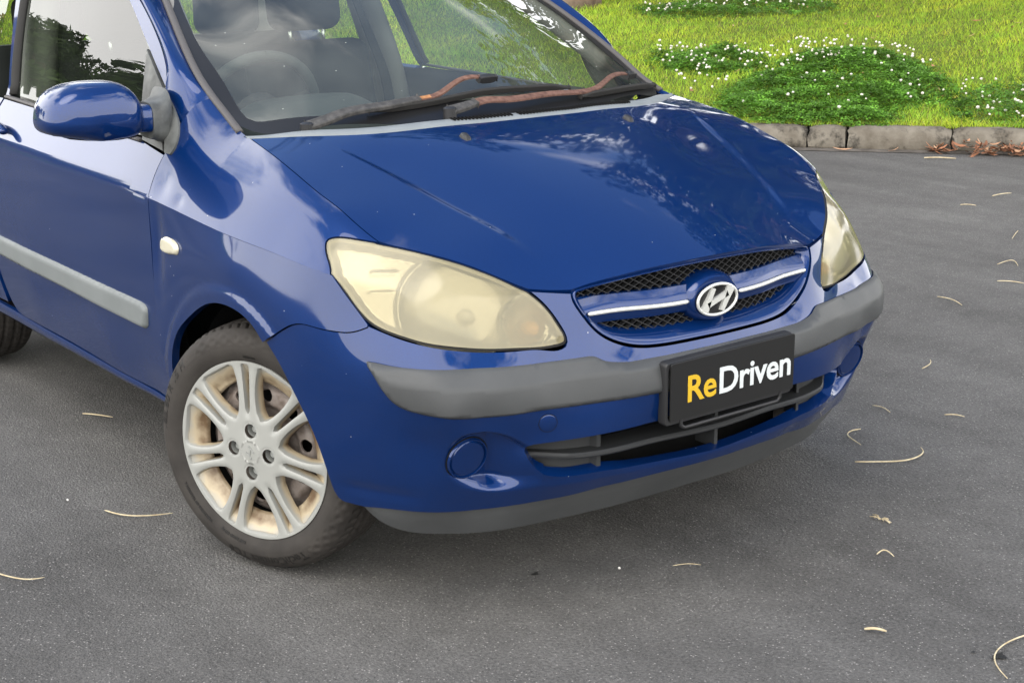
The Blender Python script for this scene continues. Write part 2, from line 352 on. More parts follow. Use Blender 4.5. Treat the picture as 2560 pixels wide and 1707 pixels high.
def pl_nrm(s):
    e=1e-3; t=pl_pos(np.asarray(s)+e)-pl_pos(np.asarray(s)-e); t/=np.linalg.norm(t,axis=-1,keepdims=True)
    return np.stack([-t[...,1],t[...,0]],-1)
def pl_project(P):
    P=np.atleast_2d(P)[:,:2]; out_s=[];out_d=[]
    for i in range(0,len(P),2000):
        c=P[i:i+2000]; D=((c[:,None]-_C[None])**2).sum(2); j=D.argmin(1); s=_S[j]
        for _ in range(2):
            e=1e-3; t=(pl_pos(s+e)-pl_pos(s-e))/(2*e); s=s+((c-pl_pos(s))*t).sum(1)/(t*t).sum(1)
        n=pl_nrm(s); out_s.append(s); out_d.append(((c-pl_pos(s))*n).sum(1))
    return np.concatenate(out_s),np.concatenate(out_d)
SHELL_PTS=[ # measured points on the right half (x, y, z)
(.606,-.456,.752),(.623,-.435,.732),(.640,-.415,.702),(.653,-.401,.672),(.661,-.395,.649),
(.647,-.454,.636),(.629,-.501,.637),(.610,-.547,.639),(.590,-.592,.644),(.580,-.623,.650),(.567,-.653,.656),
(.556,-.703,.618),(.592,-.652,.615),(.627,-.560,.611),(.652,-.456,.607),(.680,-.377,.613),(.701,-.306,.594),(.712,-.259,.587),
(.614,-.661,.516),(.629,-.594,.506),(.658,-.531,.505),(.687,-.436,.511),(.716,-.337,.514),(.738,-.17,.514),(.745,0,.514),
(.649,-.493,.428),(.656,-.490,.395),(.656,-.472,.373),(.656,-.453,.355),(.664,-.431,.347),(.684,-.350,.343),(.696,-.271,.340),(.715,0,.335),
(.725,-.2,.43),(.742,0,.43),
(.560,-.566,.272),(.617,-.424,.277),(.660,-.294,.297),(.690,-.132,.305),(.70,0,.307),
(.645,-.366,.732),(.655,-.361,.713),(.664,-.347,.689),(.673,-.325,.660),(.679,-.300,.640),(.690,-.259,.620),(.702,-.212,.607),(.715,-.13,.597),(.722,0,.592),
(.643,-.366,.744),
# side
]+[(x,y,z) for x in (-2.6,-2.,-1.4,-.8,-.5) for z,y in ((.27,-.800),(.33,-.817),(.45,-.836),(.60,-.844),(.75,-.843),(.86,-.840),(.95,-.836))]+[
(-.25,-.843,.62),(-.25,-.842,.75),(-.25,-.837,.83),(0,-.846,.67),(0,-.841,.75),(0,-.829,.82),(.15,-.838,.62),(.15,-.828,.72),(.15,-.812,.815),
(-.36,-.838,.40),(-.36,-.825,.30),
(.30,-.812,.5),(.30,-.81,.42),(.30,-.80,.33),(.30,-.81,.65),(.30,-.79,.79),(.42,-.775,.5),(.43,-.772,.6),(.42,-.765,.4),(.41,-.745,.3),(.50,-.68,.27),(.50,-.722,.40),(.55,-.69,.45),(.56,-.655,.36),
(.42,-.755,.69)]
_sp=np.array(SHELL_PTS); _ss,_sd=pl_project(_sp)
_m=(_ss>.0)&(_ss<.75)
shell_d=TPS(np.r_[np.c_[_ss,_sp[:,2]],np.c_[-_ss[_m],_sp[_m,2]]],np.r_[_sd,_sd[_m]],lam=4e-4)
def shell(s,z,extra=0.):
    s=np.asarray(s,float);z=np.asarray(z,float)
    d=shell_d(np.c_[s,z])+extra
    p=pl_pos(s)+pl_nrm(s)*d[:,None]
    return np.c_[p,z]
HOOD_EDGE=[(-.70,-.628,1.248),(-.594,-.652,1.191),(-.471,-.672,1.124),(-.399,-.676,1.086),(-.309,-.677,1.043),(-.187,-.684,1.010),(-.008,-.70,.98),(.10,-.705,.953),(.17,-.705,.931),(.257,-.70,.907),(.33,-.690,.875),(.372,-.677,.848)]

def sm(a,b,x): t=np.clip((x-a)/(b-a),0,1); return t*t*(3-2*t)
def gauss(x,w): return np.exp(-(x/w)**2)
hedge=Spline([p[1:] for p in HOOD_EDGE],t=[p[0] for p in HOOD_EDGE])
# crease along the side: z as function of s
CREASE=[(3.4,.878),(2.761,.871),(2.216,.861),(1.765,.850),(1.475,.831),(1.282,.818),(1.191,.812),(1.091,.803),(.958,.787),(.90,.778)]
crz=Spline([(c[1],) for c in CREASE[::-1]],t=[c[0] for c in CREASE[::-1]])
_cs=np.linspace(.90,3.4,300); _cp=shell(_cs,crz(_cs)[:,0]); _o=np.argsort(_cp[:,0])
def crease_at_x(x): return np.interp(x,_cp[_o,0],_cp[_o,1]),np.interp(x,_cp[_o,0],_cp[_o,2])
def door_up(q):
    """upper side of the doors: (x, z) above the crease -> point"""
    x,z=q[:,0],q[:,1]; yc,zc=crease_at_x(x); D=z-zc
    Db=np.maximum(D-.145,0); return np.c_[x,yc+.57*np.minimum(D,.145)+.27*Db+.16*Db*Db,z]
def hedge2(x):
    r=hedge(x); k=sm(-.22,-.16,x); r=r.copy(); r[:,1]=r[:,1]*(1-k)+hood_t(np.c_[np.maximum(x,-.19),r[:,0]])*k; return r
def fend_up(q):
    """upper fender: (x, v/4) from the crease (0) to the bonnet edge (.25)"""
    x,v=q[:,0],q[:,1]*4; yc,zc=crease_at_x(x); t=hedge2(x); yt,zt=t[:,0],t[:,1]
    P0=np.c_[yc,zc]; P3=np.c_[yt,zt]; L=np.linalg.norm(P3-P0,axis=1)[:,None]
    k=sm(-.15,.30,x)[:,None]
    d0=np.c_[.495+.055*k,.869-.035*k]; d0/=np.linalg.norm(d0,axis=1,keepdims=True)
    d1=np.c_[.80+.10*k,.60-.33*k]; d1/=np.linalg.norm(d1,axis=1,keepdims=True)
    P1=P0+d0*L*.36; P2=P3-d1*L*.36; v=v[:,None]
    r=(1-v)**3*P0+3*(1-v)**2*v*P1+3*(1-v)*v*v*P2+v**3*P3
    return np.c_[x,r]
def sym(pts): 
    p=np.array(pts,float); q=p[np.abs(p[:,1])>1e-6]*[1,-1,1]; return np.r_[p,q]
HT=[(.372,-.677,.848),(.428,-.633,.837),(.48,-.59,.823),(.517,-.557,.81),(.541,-.534,.799),(.563,-.511,.787),(.579,-.491,.775),(.595,-.47,.762),(.606,-.456,.754)]
HOOD_PTS=sym([p for p in HOOD_EDGE if p[0]>-.2]+HT+[(.643,-.366,.745),(.648,-.333,.754),(.660,-.283,.763),(.680,-.18,.774),(.693,-.09,.780),(.698,0,.782),
 (-.112,-.59,1.016),(-.047,-.497,1.018),(.02,-.15,1.023),(.025,0,1.024),(.101,-.257,1.004),
 (.179,-.514,.946),(.27,-.491,.917),(.353,-.466,.888),(.431,-.439,.862),(.489,-.42,.842)])
hood_t=TPS(HOOD_PTS[:,:2],HOOD_PTS[:,2],lam=4e-3)
HCR=[(-.02,-.565),(.08,-.54),(.179,-.514),(.27,-.491),(.353,-.466),(.431,-.439),(.489,-.42),(.56,-.395)]
hcr=Spline([(p[1],) for p in HCR],t=[p[0] for p in HCR])
def hood_f(q):
    x,y=q[:,0],q[:,1]; z=hood_t(q); yc=-hcr(np.clip(x,-.02,.56))[:,0]
    k=sm(-.02,.14,x)*(1-sm(.46,.58,x)); w=.014+.016*sm(.0,.3,x)
    z=z-.0050*k*(1-sm(yc-w,yc+.004,np.abs(y)))*(1-sm(yc-.05,yc-.26,np.abs(y)))
    return np.c_[x,y,z]
# windscreen: (u across, v up)
def glass_f(q):
    y,v=q[:,0],q[:,1]           # v: 0 bottom .. 1 top (metres along the slope /1.05)
    a=np.abs(y)
    xb=.03-.31*(a/.70)**2.2; zb=1.030+.012*(a/.70)**2-.0*a
    xt=-.90-.16*(a/.66)**2.2; zt=1.415-.055*(a/.66)**2
    k=.02*np.sin(np.pi*np.clip(v,0,1))
    return np.c_[xb+(xt-xb)*v,y*(1-.0*v),zb+(zt-zb)*v+k]
# headlight lens
HL_O=np.array([.50,-.60,.735]); HL_N=np.array([.62,-.60,.50]); HL_N/=np.linalg.norm(HL_N)
HL_U=np.cross([0,0,1],HL_N); HL_U/=np.linalg.norm(HL_U); HL_V=np.cross(HL_N,HL_U)
HI=[(.623,-.435,.732),(.640,-.415,.702),(.653,-.401,.672),(.661,-.395,.652),(.660,-.396,.641),(.656,-.404,.636)]
HB=[(.647,-.454,.635),(.629,-.501,.637),(.610,-.547,.639),(.590,-.592,.644),(.567,-.653,.656),(.549,-.679,.662),(.511,-.71,.673),(.473,-.731,.683),(.435,-.746,.698),(.398,-.758,.728),(.366,-.768,.761),(.334,-.777,.787)]
# ================================================================ setting: road, kerb, grass bank
K0=np.array([-4.12,4.97]); KD=np.array([.754,.657]); KD/=np.linalg.norm(KD); KN=np.array([-KD[1],KD[0]])   # along the kerb / away from the road
def kxy(d,n): d=np.asarray(d,float); n=np.asarray(n,float); return K0+d[...,None]*KD+n[...,None]*KN
_ph=rng.uniform(0,6.28,(12,)); _kv=rng.normal(0,1,(12,2))*np.array([.9,.7])
def bank_z(d,n):
    d=np.asarray(d,float); n=np.asarray(n,float); z=.138+.105*np.maximum(0,n-.15)-.0016*np.maximum(0,n-6)**2*(n<30)-.92*(n>=30)*0
    z=np.minimum(z,.138+.105*12)
    for k in range(12): z=z+.010*np.sin(_kv[k,0]*d*1.7+_kv[k,1]*n*1.7+_ph[k])*sm(.15,1.2,n)
    return z
m=mat('asphalt',(.085,.085,.087),rough=.86,spec=.3)
t=N(m,'ShaderNodeTexCoord'); co=t.outputs['Object']
def nz_(scale,detail=4,rough=.6,vec=None):
    n=N(m,'ShaderNodeTexNoise'); n.inputs['Scale'].default_value=scale; n.inputs['Detail'].default_value=detail; n.inputs['Roughness'].default_value=rough; LK(m,vec or co,n.inputs['Vector']); return n
def mapr(src,a,b,c,d_):
    r=N(m,'ShaderNodeMapRange'); r.inputs['From Min'].default_value=a; r.inputs['From Max'].default_value=b; r.inputs['To Min'].default_value=c; r.inputs['To Max'].default_value=d_; LK(m,src,r.inputs[0]); return r
def mul(a,b):
    x=N(m,'ShaderNodeMath',operation='MULTIPLY'); LK(m,a,x.inputs[0]); LK(m,b,x.inputs[1]); return x
big=nz_(.9,7,.62); fine=nz_(120,3,.7); mid=nz_(14,5,.65)
mp=N(m,'ShaderNodeMapping'); mp.inputs['Rotation'].default_value=(0,0,math.radians(-48)); mp.inputs['Scale'].default_value=(.35,4.2,1); LK(m,co,mp.inputs['Vector']); stk=nz_(1.0,4,.5,mp.outputs[0])
f=mul(mapr(big.outputs[0],.3,.70,.78,1.22).outputs[0],mapr(fine.outputs[0],.3,.7,.60,1.42).outputs[0]); f=mul(f.outputs[0],mapr(mid.outputs[0],.3,.7,.88,1.12).outputs[0]); f=mul(f.outputs[0],mapr(stk.outputs[0],.35,.65,.87,1.10).outputs[0])
base=N(m,'ShaderNodeRGB'); base.outputs[0].default_value=(.081,.078,.0745,1)
mx_=N(m,'ShaderNodeMix',data_type='RGBA',blend_type='MULTIPLY'); mx_.inputs['Factor'].default_value=1; LK(m,base.outputs[0],mx_.inputs['A']); LK(m,f.outputs[0],mx_.inputs['B'])
x,k=specks(m,co,150,.88,(.30,.285,.27),.7,mx_.outputs['Result'],.30)
x2,k2=specks(m,co,330,.82,(.20,.19,.18),.6,x.outputs['Result'],.33)
x3,k3=specks(m,co,190,.82,(.018,.018,.018),.65,x2.outputs['Result'],.30)
LK(m,x3.outputs['Result'],BS(m).inputs['Base Color'])
vb=N(m,'ShaderNodeTexVoronoi'); vb.inputs['Scale'].default_value=170; LK(m,co,vb.inputs['Vector']); bm_=N(m,'ShaderNodeMath',operation='ADD'); LK(m,vb.outputs['Distance'],bm_.inputs[0]); LK(m,fine.outputs[0],bm_.inputs[1]); bump(m,bm_.outputs[0],.55,.004)
LK(m,mapr(big.outputs[0],.3,.7,.92,.72).outputs[0],BS(m).inputs['Roughness'])
g=Geo(); g.add([(-300,-300,0),(300,-300,0),(300,300,0),(-300,300,0)],[(0,1,2,3)]); tag(g.build('road','asphalt',smooth=False),kind='structure')
m=mat('gutter_concrete',(.16,.14,.12),rough=.9); r,n,t=noise_col(m,9,(.05,.042,.034),(.12,.105,.09)); LK(m,r.outputs[0],BS(m).inputs['Base Color'])
g=Geo(); a=kxy(np.array([-30,20,20,-30]),np.array([-.085,-.085,.02,.02])); g.add(np.c_[a,[.004,.004,.010,.010]],[(0,1,2,3)]); tag(g.build('gutter','gutter_concrete',smooth=False),kind='structure')
# kerb: separate cast blocks with broken joints
m=mat('kerb_concrete',(.36,.34,.31),rough=.92,spec=.2)
r,n,t=noise_col(m,7,(.092,.078,.060),(.19,.17,.14),.3,.72,8)
n2=N(m,'ShaderNodeTexNoise'); n2.inputs['Scale'].default_value=4.2; n2.inputs['Detail'].default_value=9; n2.inputs['Roughness'].default_value=.72; LK(m,t.outputs['Object'],n2.inputs['Vector'])
mr=N(m,'ShaderNodeMapRange'); mr.inputs['From Min'].default_value=.50; mr.inputs['From Max'].default_value=.62; LK(m,n2.outputs[0],mr.inputs[0])
mm=N(m,'ShaderNodeMix',data_type='RGBA'); LK(m,mr.outputs[0],mm.inputs['Factor']); LK(m,r.outputs[0],mm.inputs['A']); mm.inputs['B'].default_value=(.022,.020,.017,1); LK(m,mm.outputs['Result'],BS(m).inputs['Base Color'])
n3=N(m,'ShaderNodeTexNoise'); n3.inputs['Scale'].default_value=60; n3.inputs['Detail'].default_value=6; LK(m,t.outputs['Object'],n3.inputs['Vector']); bump(m,n3.outputs[0],.5,.006)
kerb=empty('kerb',(0,0,0)); tag(kerb,kind='structure')
cuts=[-12,-10.2,-8.3,-6.5,-4.9,-3.3,-1.75,-.92,-.06,.39,.645,1.315,2.0,2.9,3.8,5.2]
for a,b in zip(cuts[:-1],cuts[1:]):
    nn=max(4,int((b-a)/.06)); V=[]; prof=[(.012,0),(.000,.02),(.010,.075),(.022,.118),(.040,.140),(.070,.150),(.15,.150),(.19,.135)]
    ch0,ch1=rng.uniform(.004,.02,2)
    for i in range(nn+1):
        d=a+.008+(b-a-.016)*i/nn; e=min((d-a),(b-d)); c=math.exp(-e/.035)
        for j,(n_,z) in enumerate(prof):
            w_=rng.normal(0,.0022); q=kxy(d+ (rng.normal(0,.006) if i in(0,nn) else 0),n_+w_+ .020*c*(j in(2,3,4,5))); V.append((q[0],q[1],max(0,z+rng.normal(0,.0018)-.022*c*(j>2))))
    k=len(prof); F_=[(i*k+j,i*k+j+1,(i+1)*k+j+1,(i+1)*k+j) for i in range(nn) for j in range(k-1)]+[tuple(range(k)),tuple(nn*k+j for j in range(k))[::-1]]
    g=Geo(); g.add(V,F_); auto_smooth(g.build('kerb_block','kerb_concrete',kerb),55)
# grass bank
m=mat('soil_grass',(.12,.17,.04),rough=1,spec=.1); r,n,t=noise_col(m,2.2,(.12,.17,.025),(.17,.21,.045),.3,.7,8); 
n2=N(m,'ShaderNodeTexNoise'); n2.inputs['Scale'].default_value=45; n2.inputs['Detail'].default_value=4; LK(m,t.outputs['Object'],n2.inputs['Vector'])
mm=N(m,'ShaderNodeMix',data_type='RGBA',blend_type='MULTIPLY'); mm.inputs['Factor'].default_value=.7; LK(m,r.outputs[0],mm.inputs['A']); LK(m,n2.outputs[0],mm.inputs['B']); LK(m,mm.outputs['Result'],BS(m).inputs['Base Color'])
dd=np.r_[np.linspace(-120,-14,20),np.linspace(-13,8,85),np.linspace(10,90,16)]; nn=np.r_[np.linspace(.13,9,60),np.linspace(10,40,16),60,120]; Dg,Ng=np.meshgrid(dd,nn,indexing='ij'); Q=kxy(Dg,Ng); Z=bank_z(Dg,Ng); V=np.c_[Q.reshape(-1,2),Z.ravel()]; a_,b_=Dg.shape
g=Geo(); g.add(V,[(i*b_+j,i*b_+j+1,(i+1)*b_+j+1,(i+1)*b_+j) for i in range(a_-1) for j in range(b_-1)]); tag(g.build('grass_bank','soil_grass'),kind='structure')
PATCH=[dens(p+p[:1],.15)[:-1] for p in ([(-.04,1.8),(.28,2.51),(.68,2.74),(1.08,2.44),(1.26,1.88),(1.43,1.27),(1.4,.94),(.98,.6),(.95,.23),(.61,.13),(.59,.43),(.05,.39)],[(-.93,2.59),(-.18,2.62),(-.06,1.84),(-.46,1.65),(-.8,1.86)],[(-.13,.51),(.2,1.31),(.57,2.1),(.59,.21),(-.01,.25)],[(1.43,1.3),(1.95,1.4),(1.85,.25),(1.5,.25)],[(-1.5,5.2),(.5,5.2),(.35,4.7),(-1.3,4.6)])]
def patch_d(q): return np.min([sdf(q,p) for p in PATCH],0)
def attr_mat(name,rough,trans):
    m=mat(name,(.1,.2,.03),rough=rough,spec=.25); a=N(m,'ShaderNodeAttribute'); a.attribute_name='tint'; LK(m,a.outputs['Color'],BS(m).inputs['Base Color'])
    tl=N(m,'ShaderNodeBsdfTranslucent'); LK(m,a.outputs['Color'],tl.inputs[0]); ms=N(m,'ShaderNodeMixShader'); ms.inputs[0].default_value=trans
    o_=[n for n in m.node_tree.nodes if n.type=='OUTPUT_MATERIAL'][0]; LK(m,BS(m).outputs[0],ms.inputs[1]); LK(m,tl.outputs[0],ms.inputs[2]); LK(m,ms.outputs[0],o_.inputs[0]); return m
attr_mat('grass_blade',.6,.35); attr_mat('leaf',.5,.3)
def fast_mesh(name,V,nper,loops,starts,tot,cols,m_):
    me=bpy.data.meshes.new(name); me.vertices.add(len(V)); me.vertices.foreach_set('co',V.astype(np.float32).ravel())
    me.loops.add(len(loops)); me.loops.foreach_set('vertex_index',loops.astype(np.int32)); me.polygons.add(len(starts)); me.polygons.foreach_set('loop_start',starts.astype(np.int32)); 
    at=me.color_attributes.new('tint','FLOAT_COLOR','POINT'); at.data.foreach_set('color',np.c_[cols,np.ones(len(cols))].astype(np.float32).ravel())
    me.materials.append(MATS[m_]); me.update(calc_edges=True); me.validate(); ob=bpy.data.objects.new(name,me); col.objects.link(ob); return ob
def blades(d,n,hgt,wid,colr,name,m_='grass_blade'):
    k=len(d); q=kxy(d,n); z=bank_z(d,n)-.004; az=rng.uniform(0,6.283,k); lean=rng.uniform(.3,1.3,k)*hgt; la=rng.uniform(0,6.283,k)
    bx,by=np.cos(az)*wid/2,np.sin(az)*wid/2; lx,ly=np.cos(la)*lean,np.sin(la)*lean
    P=np.empty((k,5,3)); P[:,0]=np.c_[q[:,0]-bx,q[:,1]-by,z]; P[:,1]=np.c_[q[:,0]+bx,q[:,1]+by,z]
    P[:,2]=np.c_[q[:,0]+bx*.8+lx*.35,q[:,1]+by*.8+ly*.35,z+hgt*.6]; P[:,3]=np.c_[q[:,0]-bx*.8+lx*.35,q[:,1]-by*.8+ly*.35,z+hgt*.6]; P[:,4]=np.c_[q[:,0]+lx,q[:,1]+ly,z+hgt*.97]
    i=np.arange(k)[:,None]*5; lp=np.c_[i+0,i+1,i+2,i+3,i+3,i+2,i+4].ravel(); st=np.c_[np.arange(k)*7,np.arange(k)*7+4].ravel()
    return fast_mesh(name,P.reshape(-1,3),5,lp,st,None,np.repeat(colr,5,0),m_)
def low_noise(d,n,seed,f):
    r_=np.random.default_rng(seed); v=np.zeros(len(d))
    for k in range(10): a=r_.uniform(0,6.28); fr=f*r_.uniform(.5,2); v+=np.sin((np.cos(a)*d+np.sin(a)*n)*fr+r_.uniform(0,6.28))
    return v/10**.5
k=290000; d=rng.uniform(-9.5,4.5,k); n=.13+9*rng.uniform(0,1,k)**1.35
pd=patch_d(np.c_[d,n]); keep=(pd>0)|(rng.uniform(0,1,k)<.30); d,n,pd=d[keep],n[keep],pd[keep]; k=len(d)
u=low_noise(d,n,3,3.0); u2=low_noise(d,n,5,9.0); v=rng.normal(0,1,k)
c=np.array([.32,.45,.042])*np.exp(.16*v+.10*u+.08*u2)[:,None]; c[:,0]*=np.exp(.10*u2+.10*rng.normal(0,1,k)); dry=(rng.uniform(0,1,k)<.07+.05*(u2>.8)); c[dry]=np.array([.28,.24,.085])*np.exp(.2*rng.normal(0,1,dry.sum()))[:,None]
hg=rng.uniform(.020,.055,k)*(1+.25*u); hg=np.clip(hg,.015,.09)
tag(blades(d,n,hg,rng.uniform(.003,.0065,k),np.clip(c,.01,.8),'lawn_grass'),'short bright green grass covering the bank behind the kerb','grass',kind='stuff')
# clover leaves (three leaflets each)
k=17000; pts=[]
while sum(map(len,pts))<k:
    q=np.c_[rng.uniform(-1.6,2.05,20000),rng.uniform(.1,5.3,20000)]; s=patch_d(q); q=q[(s<.05*rng.normal(0,1,len(q)))]; 
    far=(q[:,1]>4)|(q[:,0]>1.45); q=q[~far|(rng.uniform(0,1,len(q))<.45)]; pts.append(q)
q=np.concatenate(pts)[:k]; s=patch_d(q); hgt=.024+.036*np.clip(-s/.16,0,1)*rng.uniform(.5,1.2,k)+.032*low_noise(q[:,0],q[:,1],8,9)*(s<-.03)
hgt=np.clip(hgt*rng.uniform(.35,1.05,k),.015,.17); xy=kxy(q[:,0],q[:,1]); z=bank_z(q[:,0],q[:,1])+hgt; sz=rng.uniform(.017,.032,k); az=rng.uniform(0,6.283,k); tx,ty=rng.normal(0,.28,k),rng.normal(0,.28,k)
P=[];lp=[]
for j in range(3):
    a=az+j*2.094
    for rr,da in ((.08,0),(.85,.42),(1.0,0),(.85,-.42)):
        x_=np.cos(a+da)*rr*sz; y_=np.sin(a+da)*rr*sz; P.append(np.c_[xy[:,0]+x_,xy[:,1]+y_,z+x_*tx+y_*ty+.15*rr*sz*(da!=0)])
P=np.stack(P,1).reshape(-1,3); i=np.arange(k)[:,None]*12; lp=(i+np.arange(12)[None]).ravel(); c=np.array([.095,.215,.026])*np.exp(.30*rng.normal(0,1,k)+.22*low_noise(q[:,0],q[:,1],31,14))[:,None]
ob=fast_mesh('clover_leaves',P,4,lp,np.arange(0,len(lp),4),None,np.clip(np.repeat(c,12,0),.005,.5),'leaf'); tag(ob,'dark green clover leaves growing in patches on the bank','clover',kind='stuff')
# clover flower heads
m=mat('petal_white',(.80,.77,.68),rough=.8); r,n_,t=noise_col(m,160,(.42,.34,.27),(.68,.68,.63),.35,.6); LK(m,r.outputs[0],BS(m).inputs['Base Color']); mat('stem_green',(.10,.20,.04),rough=.8)
def flower_mesh(seed):
    r_=np.random.default_rng(seed); bm=bmesh.new(); bmesh.ops.create_icosphere(bm,subdivisions=2,radius=.0095)
    for v in bm.verts: v.co*=r_.uniform(.85,1.22); v.co.z*=.9
    bm.verts.ensure_lookup_table(); me=bpy.data.meshes.new('clover_flower'); bm.to_mesh(me); bm.free(); V=np.array([v.co[:] for v in me.vertices]); F_=[tuple(p.vertices) for p in me.polygons]; bpy.data.meshes.remove(me)
    g=Geo(); g.add(V,F_); g.tube([(0,0,-.008),(.002,.001,-.04),(.0,.003,-.07)],.0012,4,1); me=g.build('tmp','petal_white',None,False,['petal_white','stem_green']); d_=me.data; bpy.data.objects.remove(me); d_.name='clover_flower'; return d_
FM=[flower_mesh(s) for s in range(4)]
def flowers(poly,num,lab,grp,hh=.10):
    p=np.array(poly); lo,hi=p.min(0),p.max(0); c=0
    while c<num:
        q=rng.uniform(lo,hi)[None]
        if not inside(q,p)[0]: continue
        d_,n_=q[0]; xy=kxy(np.array([d_]),np.array([n_]))[0]; o_=bpy.data.objects.new('clover_flower',FM[c%4]); col.objects.link(o_)
        o_.location=(xy[0],xy[1],float(bank_z(d_,n_))+hh*rng.uniform(.75,1.15)); o_.rotation_euler=(rng.normal(0,.3),rng.normal(0,.3),rng.uniform(0,6)); s_=rng.uniform(.75,1.25); o_.scale=(s_,s_,s_)
        tag(o_,lab,'flower',grp); c+=1
flowers([(-.08,2.39),(.21,2.83),(.78,2.9),(1.13,2.55),(1.26,1.97),(.7,2.15),(-.03,1.61)],92,'small white clover flower in the dense band along the top of the big clover patch','flowers along the top of the big patch',.09)
flowers([(0,1.7),(.7,2.0),(1.3,1.7),(1.4,1.0),(.9,.6),(.6,.3),(.05,.45)],26,'white clover flower scattered low over the dark green leaves of the big patch','flowers low on the big patch',.08)
flowers([(1.40,1.40),(1.90,1.50),(1.82,.25),(1.50,.28)],30,'white clover flower in the bright grass near the kerb at the right edge','flowers near the kerb at the right',.07)
flowers([(-1.43,5.1),(.45,5.12),(.37,4.75),(-1.33,4.62)],62,'white clover flower in the far patch at the top of the picture','flowers of the far patch',.06)
flowers([(-.95,2.6),(-.18,2.66),(-.02,1.9),(-.46,1.55),(-.8,1.75)],62,'white clover flower in the small patch just beyond the windscreen corner','flowers of the small patch behind the bonnet',.09)
flowers([(-.7,1.6),(.0,1.6),(.0,.5),(-.5,.9)],14,'lone white clover flower in the grass between the bonnet and the big patch','lone flowers beside the bonnet',.06)
# ---- litter on grass, in the gutter and on the road
m=mat('dry_leaf',(.34,.19,.10),rough=.8); ob_i=N(m,'ShaderNodeObjectInfo'); rp=N(m,'ShaderNodeValToRGB'); rp.color_ramp.elements[0].color=(.13,.055,.028,1); rp.color_ramp.elements[1].color=(.42,.27,.165,1); e=rp.color_ramp.elements.new(.5); e.color=(.28,.12,.06,1); LK(m,ob_i.outputs['Random'],rp.inputs[0]); LK(m,rp.outputs[0],BS(m).inputs['Base Color'])
def strip_mesh(seed,L,wd,curl):
    r_=np.random.default_rng(seed); n_=9; t_=np.linspace(-.5,.5,n_); w_=wd*np.clip(1-(2*t_)**4,.12,1)*r_.uniform(.8,1.2,n_); bend=r_.uniform(-.3,.3); tw=r_.uniform(-.8,.8); V=[]
    for i,a in enumerate(t_):
        for s_,zz in ((-1,0),(0,.25*wd),(1,0)): ang=tw*a; V.append((L*a,bend*L*a*a+s_*w_[i]/2*math.cos(ang),curl*L*a*a*2+s_*w_[i]/2*math.sin(ang)+zz*.3+.004))
    g=Geo(); g.add(V,[(i*3+j,i*3+j+1,(i+1)*3+j+1,(i+1)*3+j) for i in range(n_-1) for j in range(2)]); o_=g.build('tmp','dry_leaf'); d_=o_.data; bpy.data.objects.remove(o_); d_.name='dry_leaf'; return d_
LM=[strip_mesh(s,L,wd,cu) for s,(L,wd,cu) in enumerate([(.13,.022,.2),(.10,.016,.1),(.16,.018,.15),(.08,.026,.3),(.12,.014,-.05),(.09,.03,.2)])]
def leaf(x,y,z,lab,grp=None,sc=1.,name='dry_leaf',tilt=.3):
    o_=bpy.data.objects.new(name,LM[rng.integers(len(LM))]); col.objects.link(o_); o_.location=(x,y,z); o_.rotation_euler=(rng.normal(0,tilt),rng.normal(0,tilt*.6),rng.uniform(0,6.28)); o_.scale=(sc,sc,sc); return tag(o_,lab,'dry leaf',grp)
for i in range(150):
    d_=1.14+1.0*rng.uniform(0,1)**.8; f_=min(1,(d_-1.05)/.35); n_=-.02-.14*f_*rng.uniform(0,1)**1.1; q=kxy(np.array([d_]),np.array([n_]))[0]; leaf(q[0],q[1],.004+.085*f_*rng.uniform(0,1)*(1-abs(n_+.06)/.16)+.004,'curled orange brown bark strip in the heap against the kerb','heap of bark strips in the gutter',rng.uniform(.6,1.05),'bark_strip',.45)
for d_,n_,lab in ((.95,-.05,'lone tan leaf in the gutter left of the bark heap'),(.12,-.04,'brown leaf in the gutter beside the car bonnet'),(.19,-.055,'small brown scrap next to the leaf by the bonnet'),(.62,-.06,'thin brown scrap in the gutter below the broken kerb joint')):
    q=kxy(np.array([d_]),np.array([n_]))[0]; leaf(q[0],q[1],.012,lab,None,.8)
for i in range(34):
    d_,n_=rng.uniform(-.8,2.2),rng.uniform(.5,5.0); q=kxy(np.array([d_]),np.array([n_]))[0]; leaf(q[0],q[1],float(bank_z(d_,n_))+.025,'dry brown leaf lying in the grass of the bank','dry leaves on the bank',rng.uniform(.5,.95))
m=mat('straw',(.62,.52,.33),rough=.7); r,n_,t=noise_col(m,40,(.36,.28,.16),(.52,.45,.30)); LK(m,r.outputs[0],BS(m).inputs['Base Color'])
def needle(pts,rad,lab,mt='straw',nm='needle'):
    P=np.c_[dens(np.array(pts,float),.008),]; n_=len(P); z=.004+rad+.004*np.sin(np.linspace(0,3.1,n_)); g=Geo(); g.tube(np.c_[P,z],rad*np.interp(np.linspace(0,1,n_),[0,.08,.8,1],[.7,1,.9,.5]),6); return tag(g.build(nm,mt),lab,'twig')
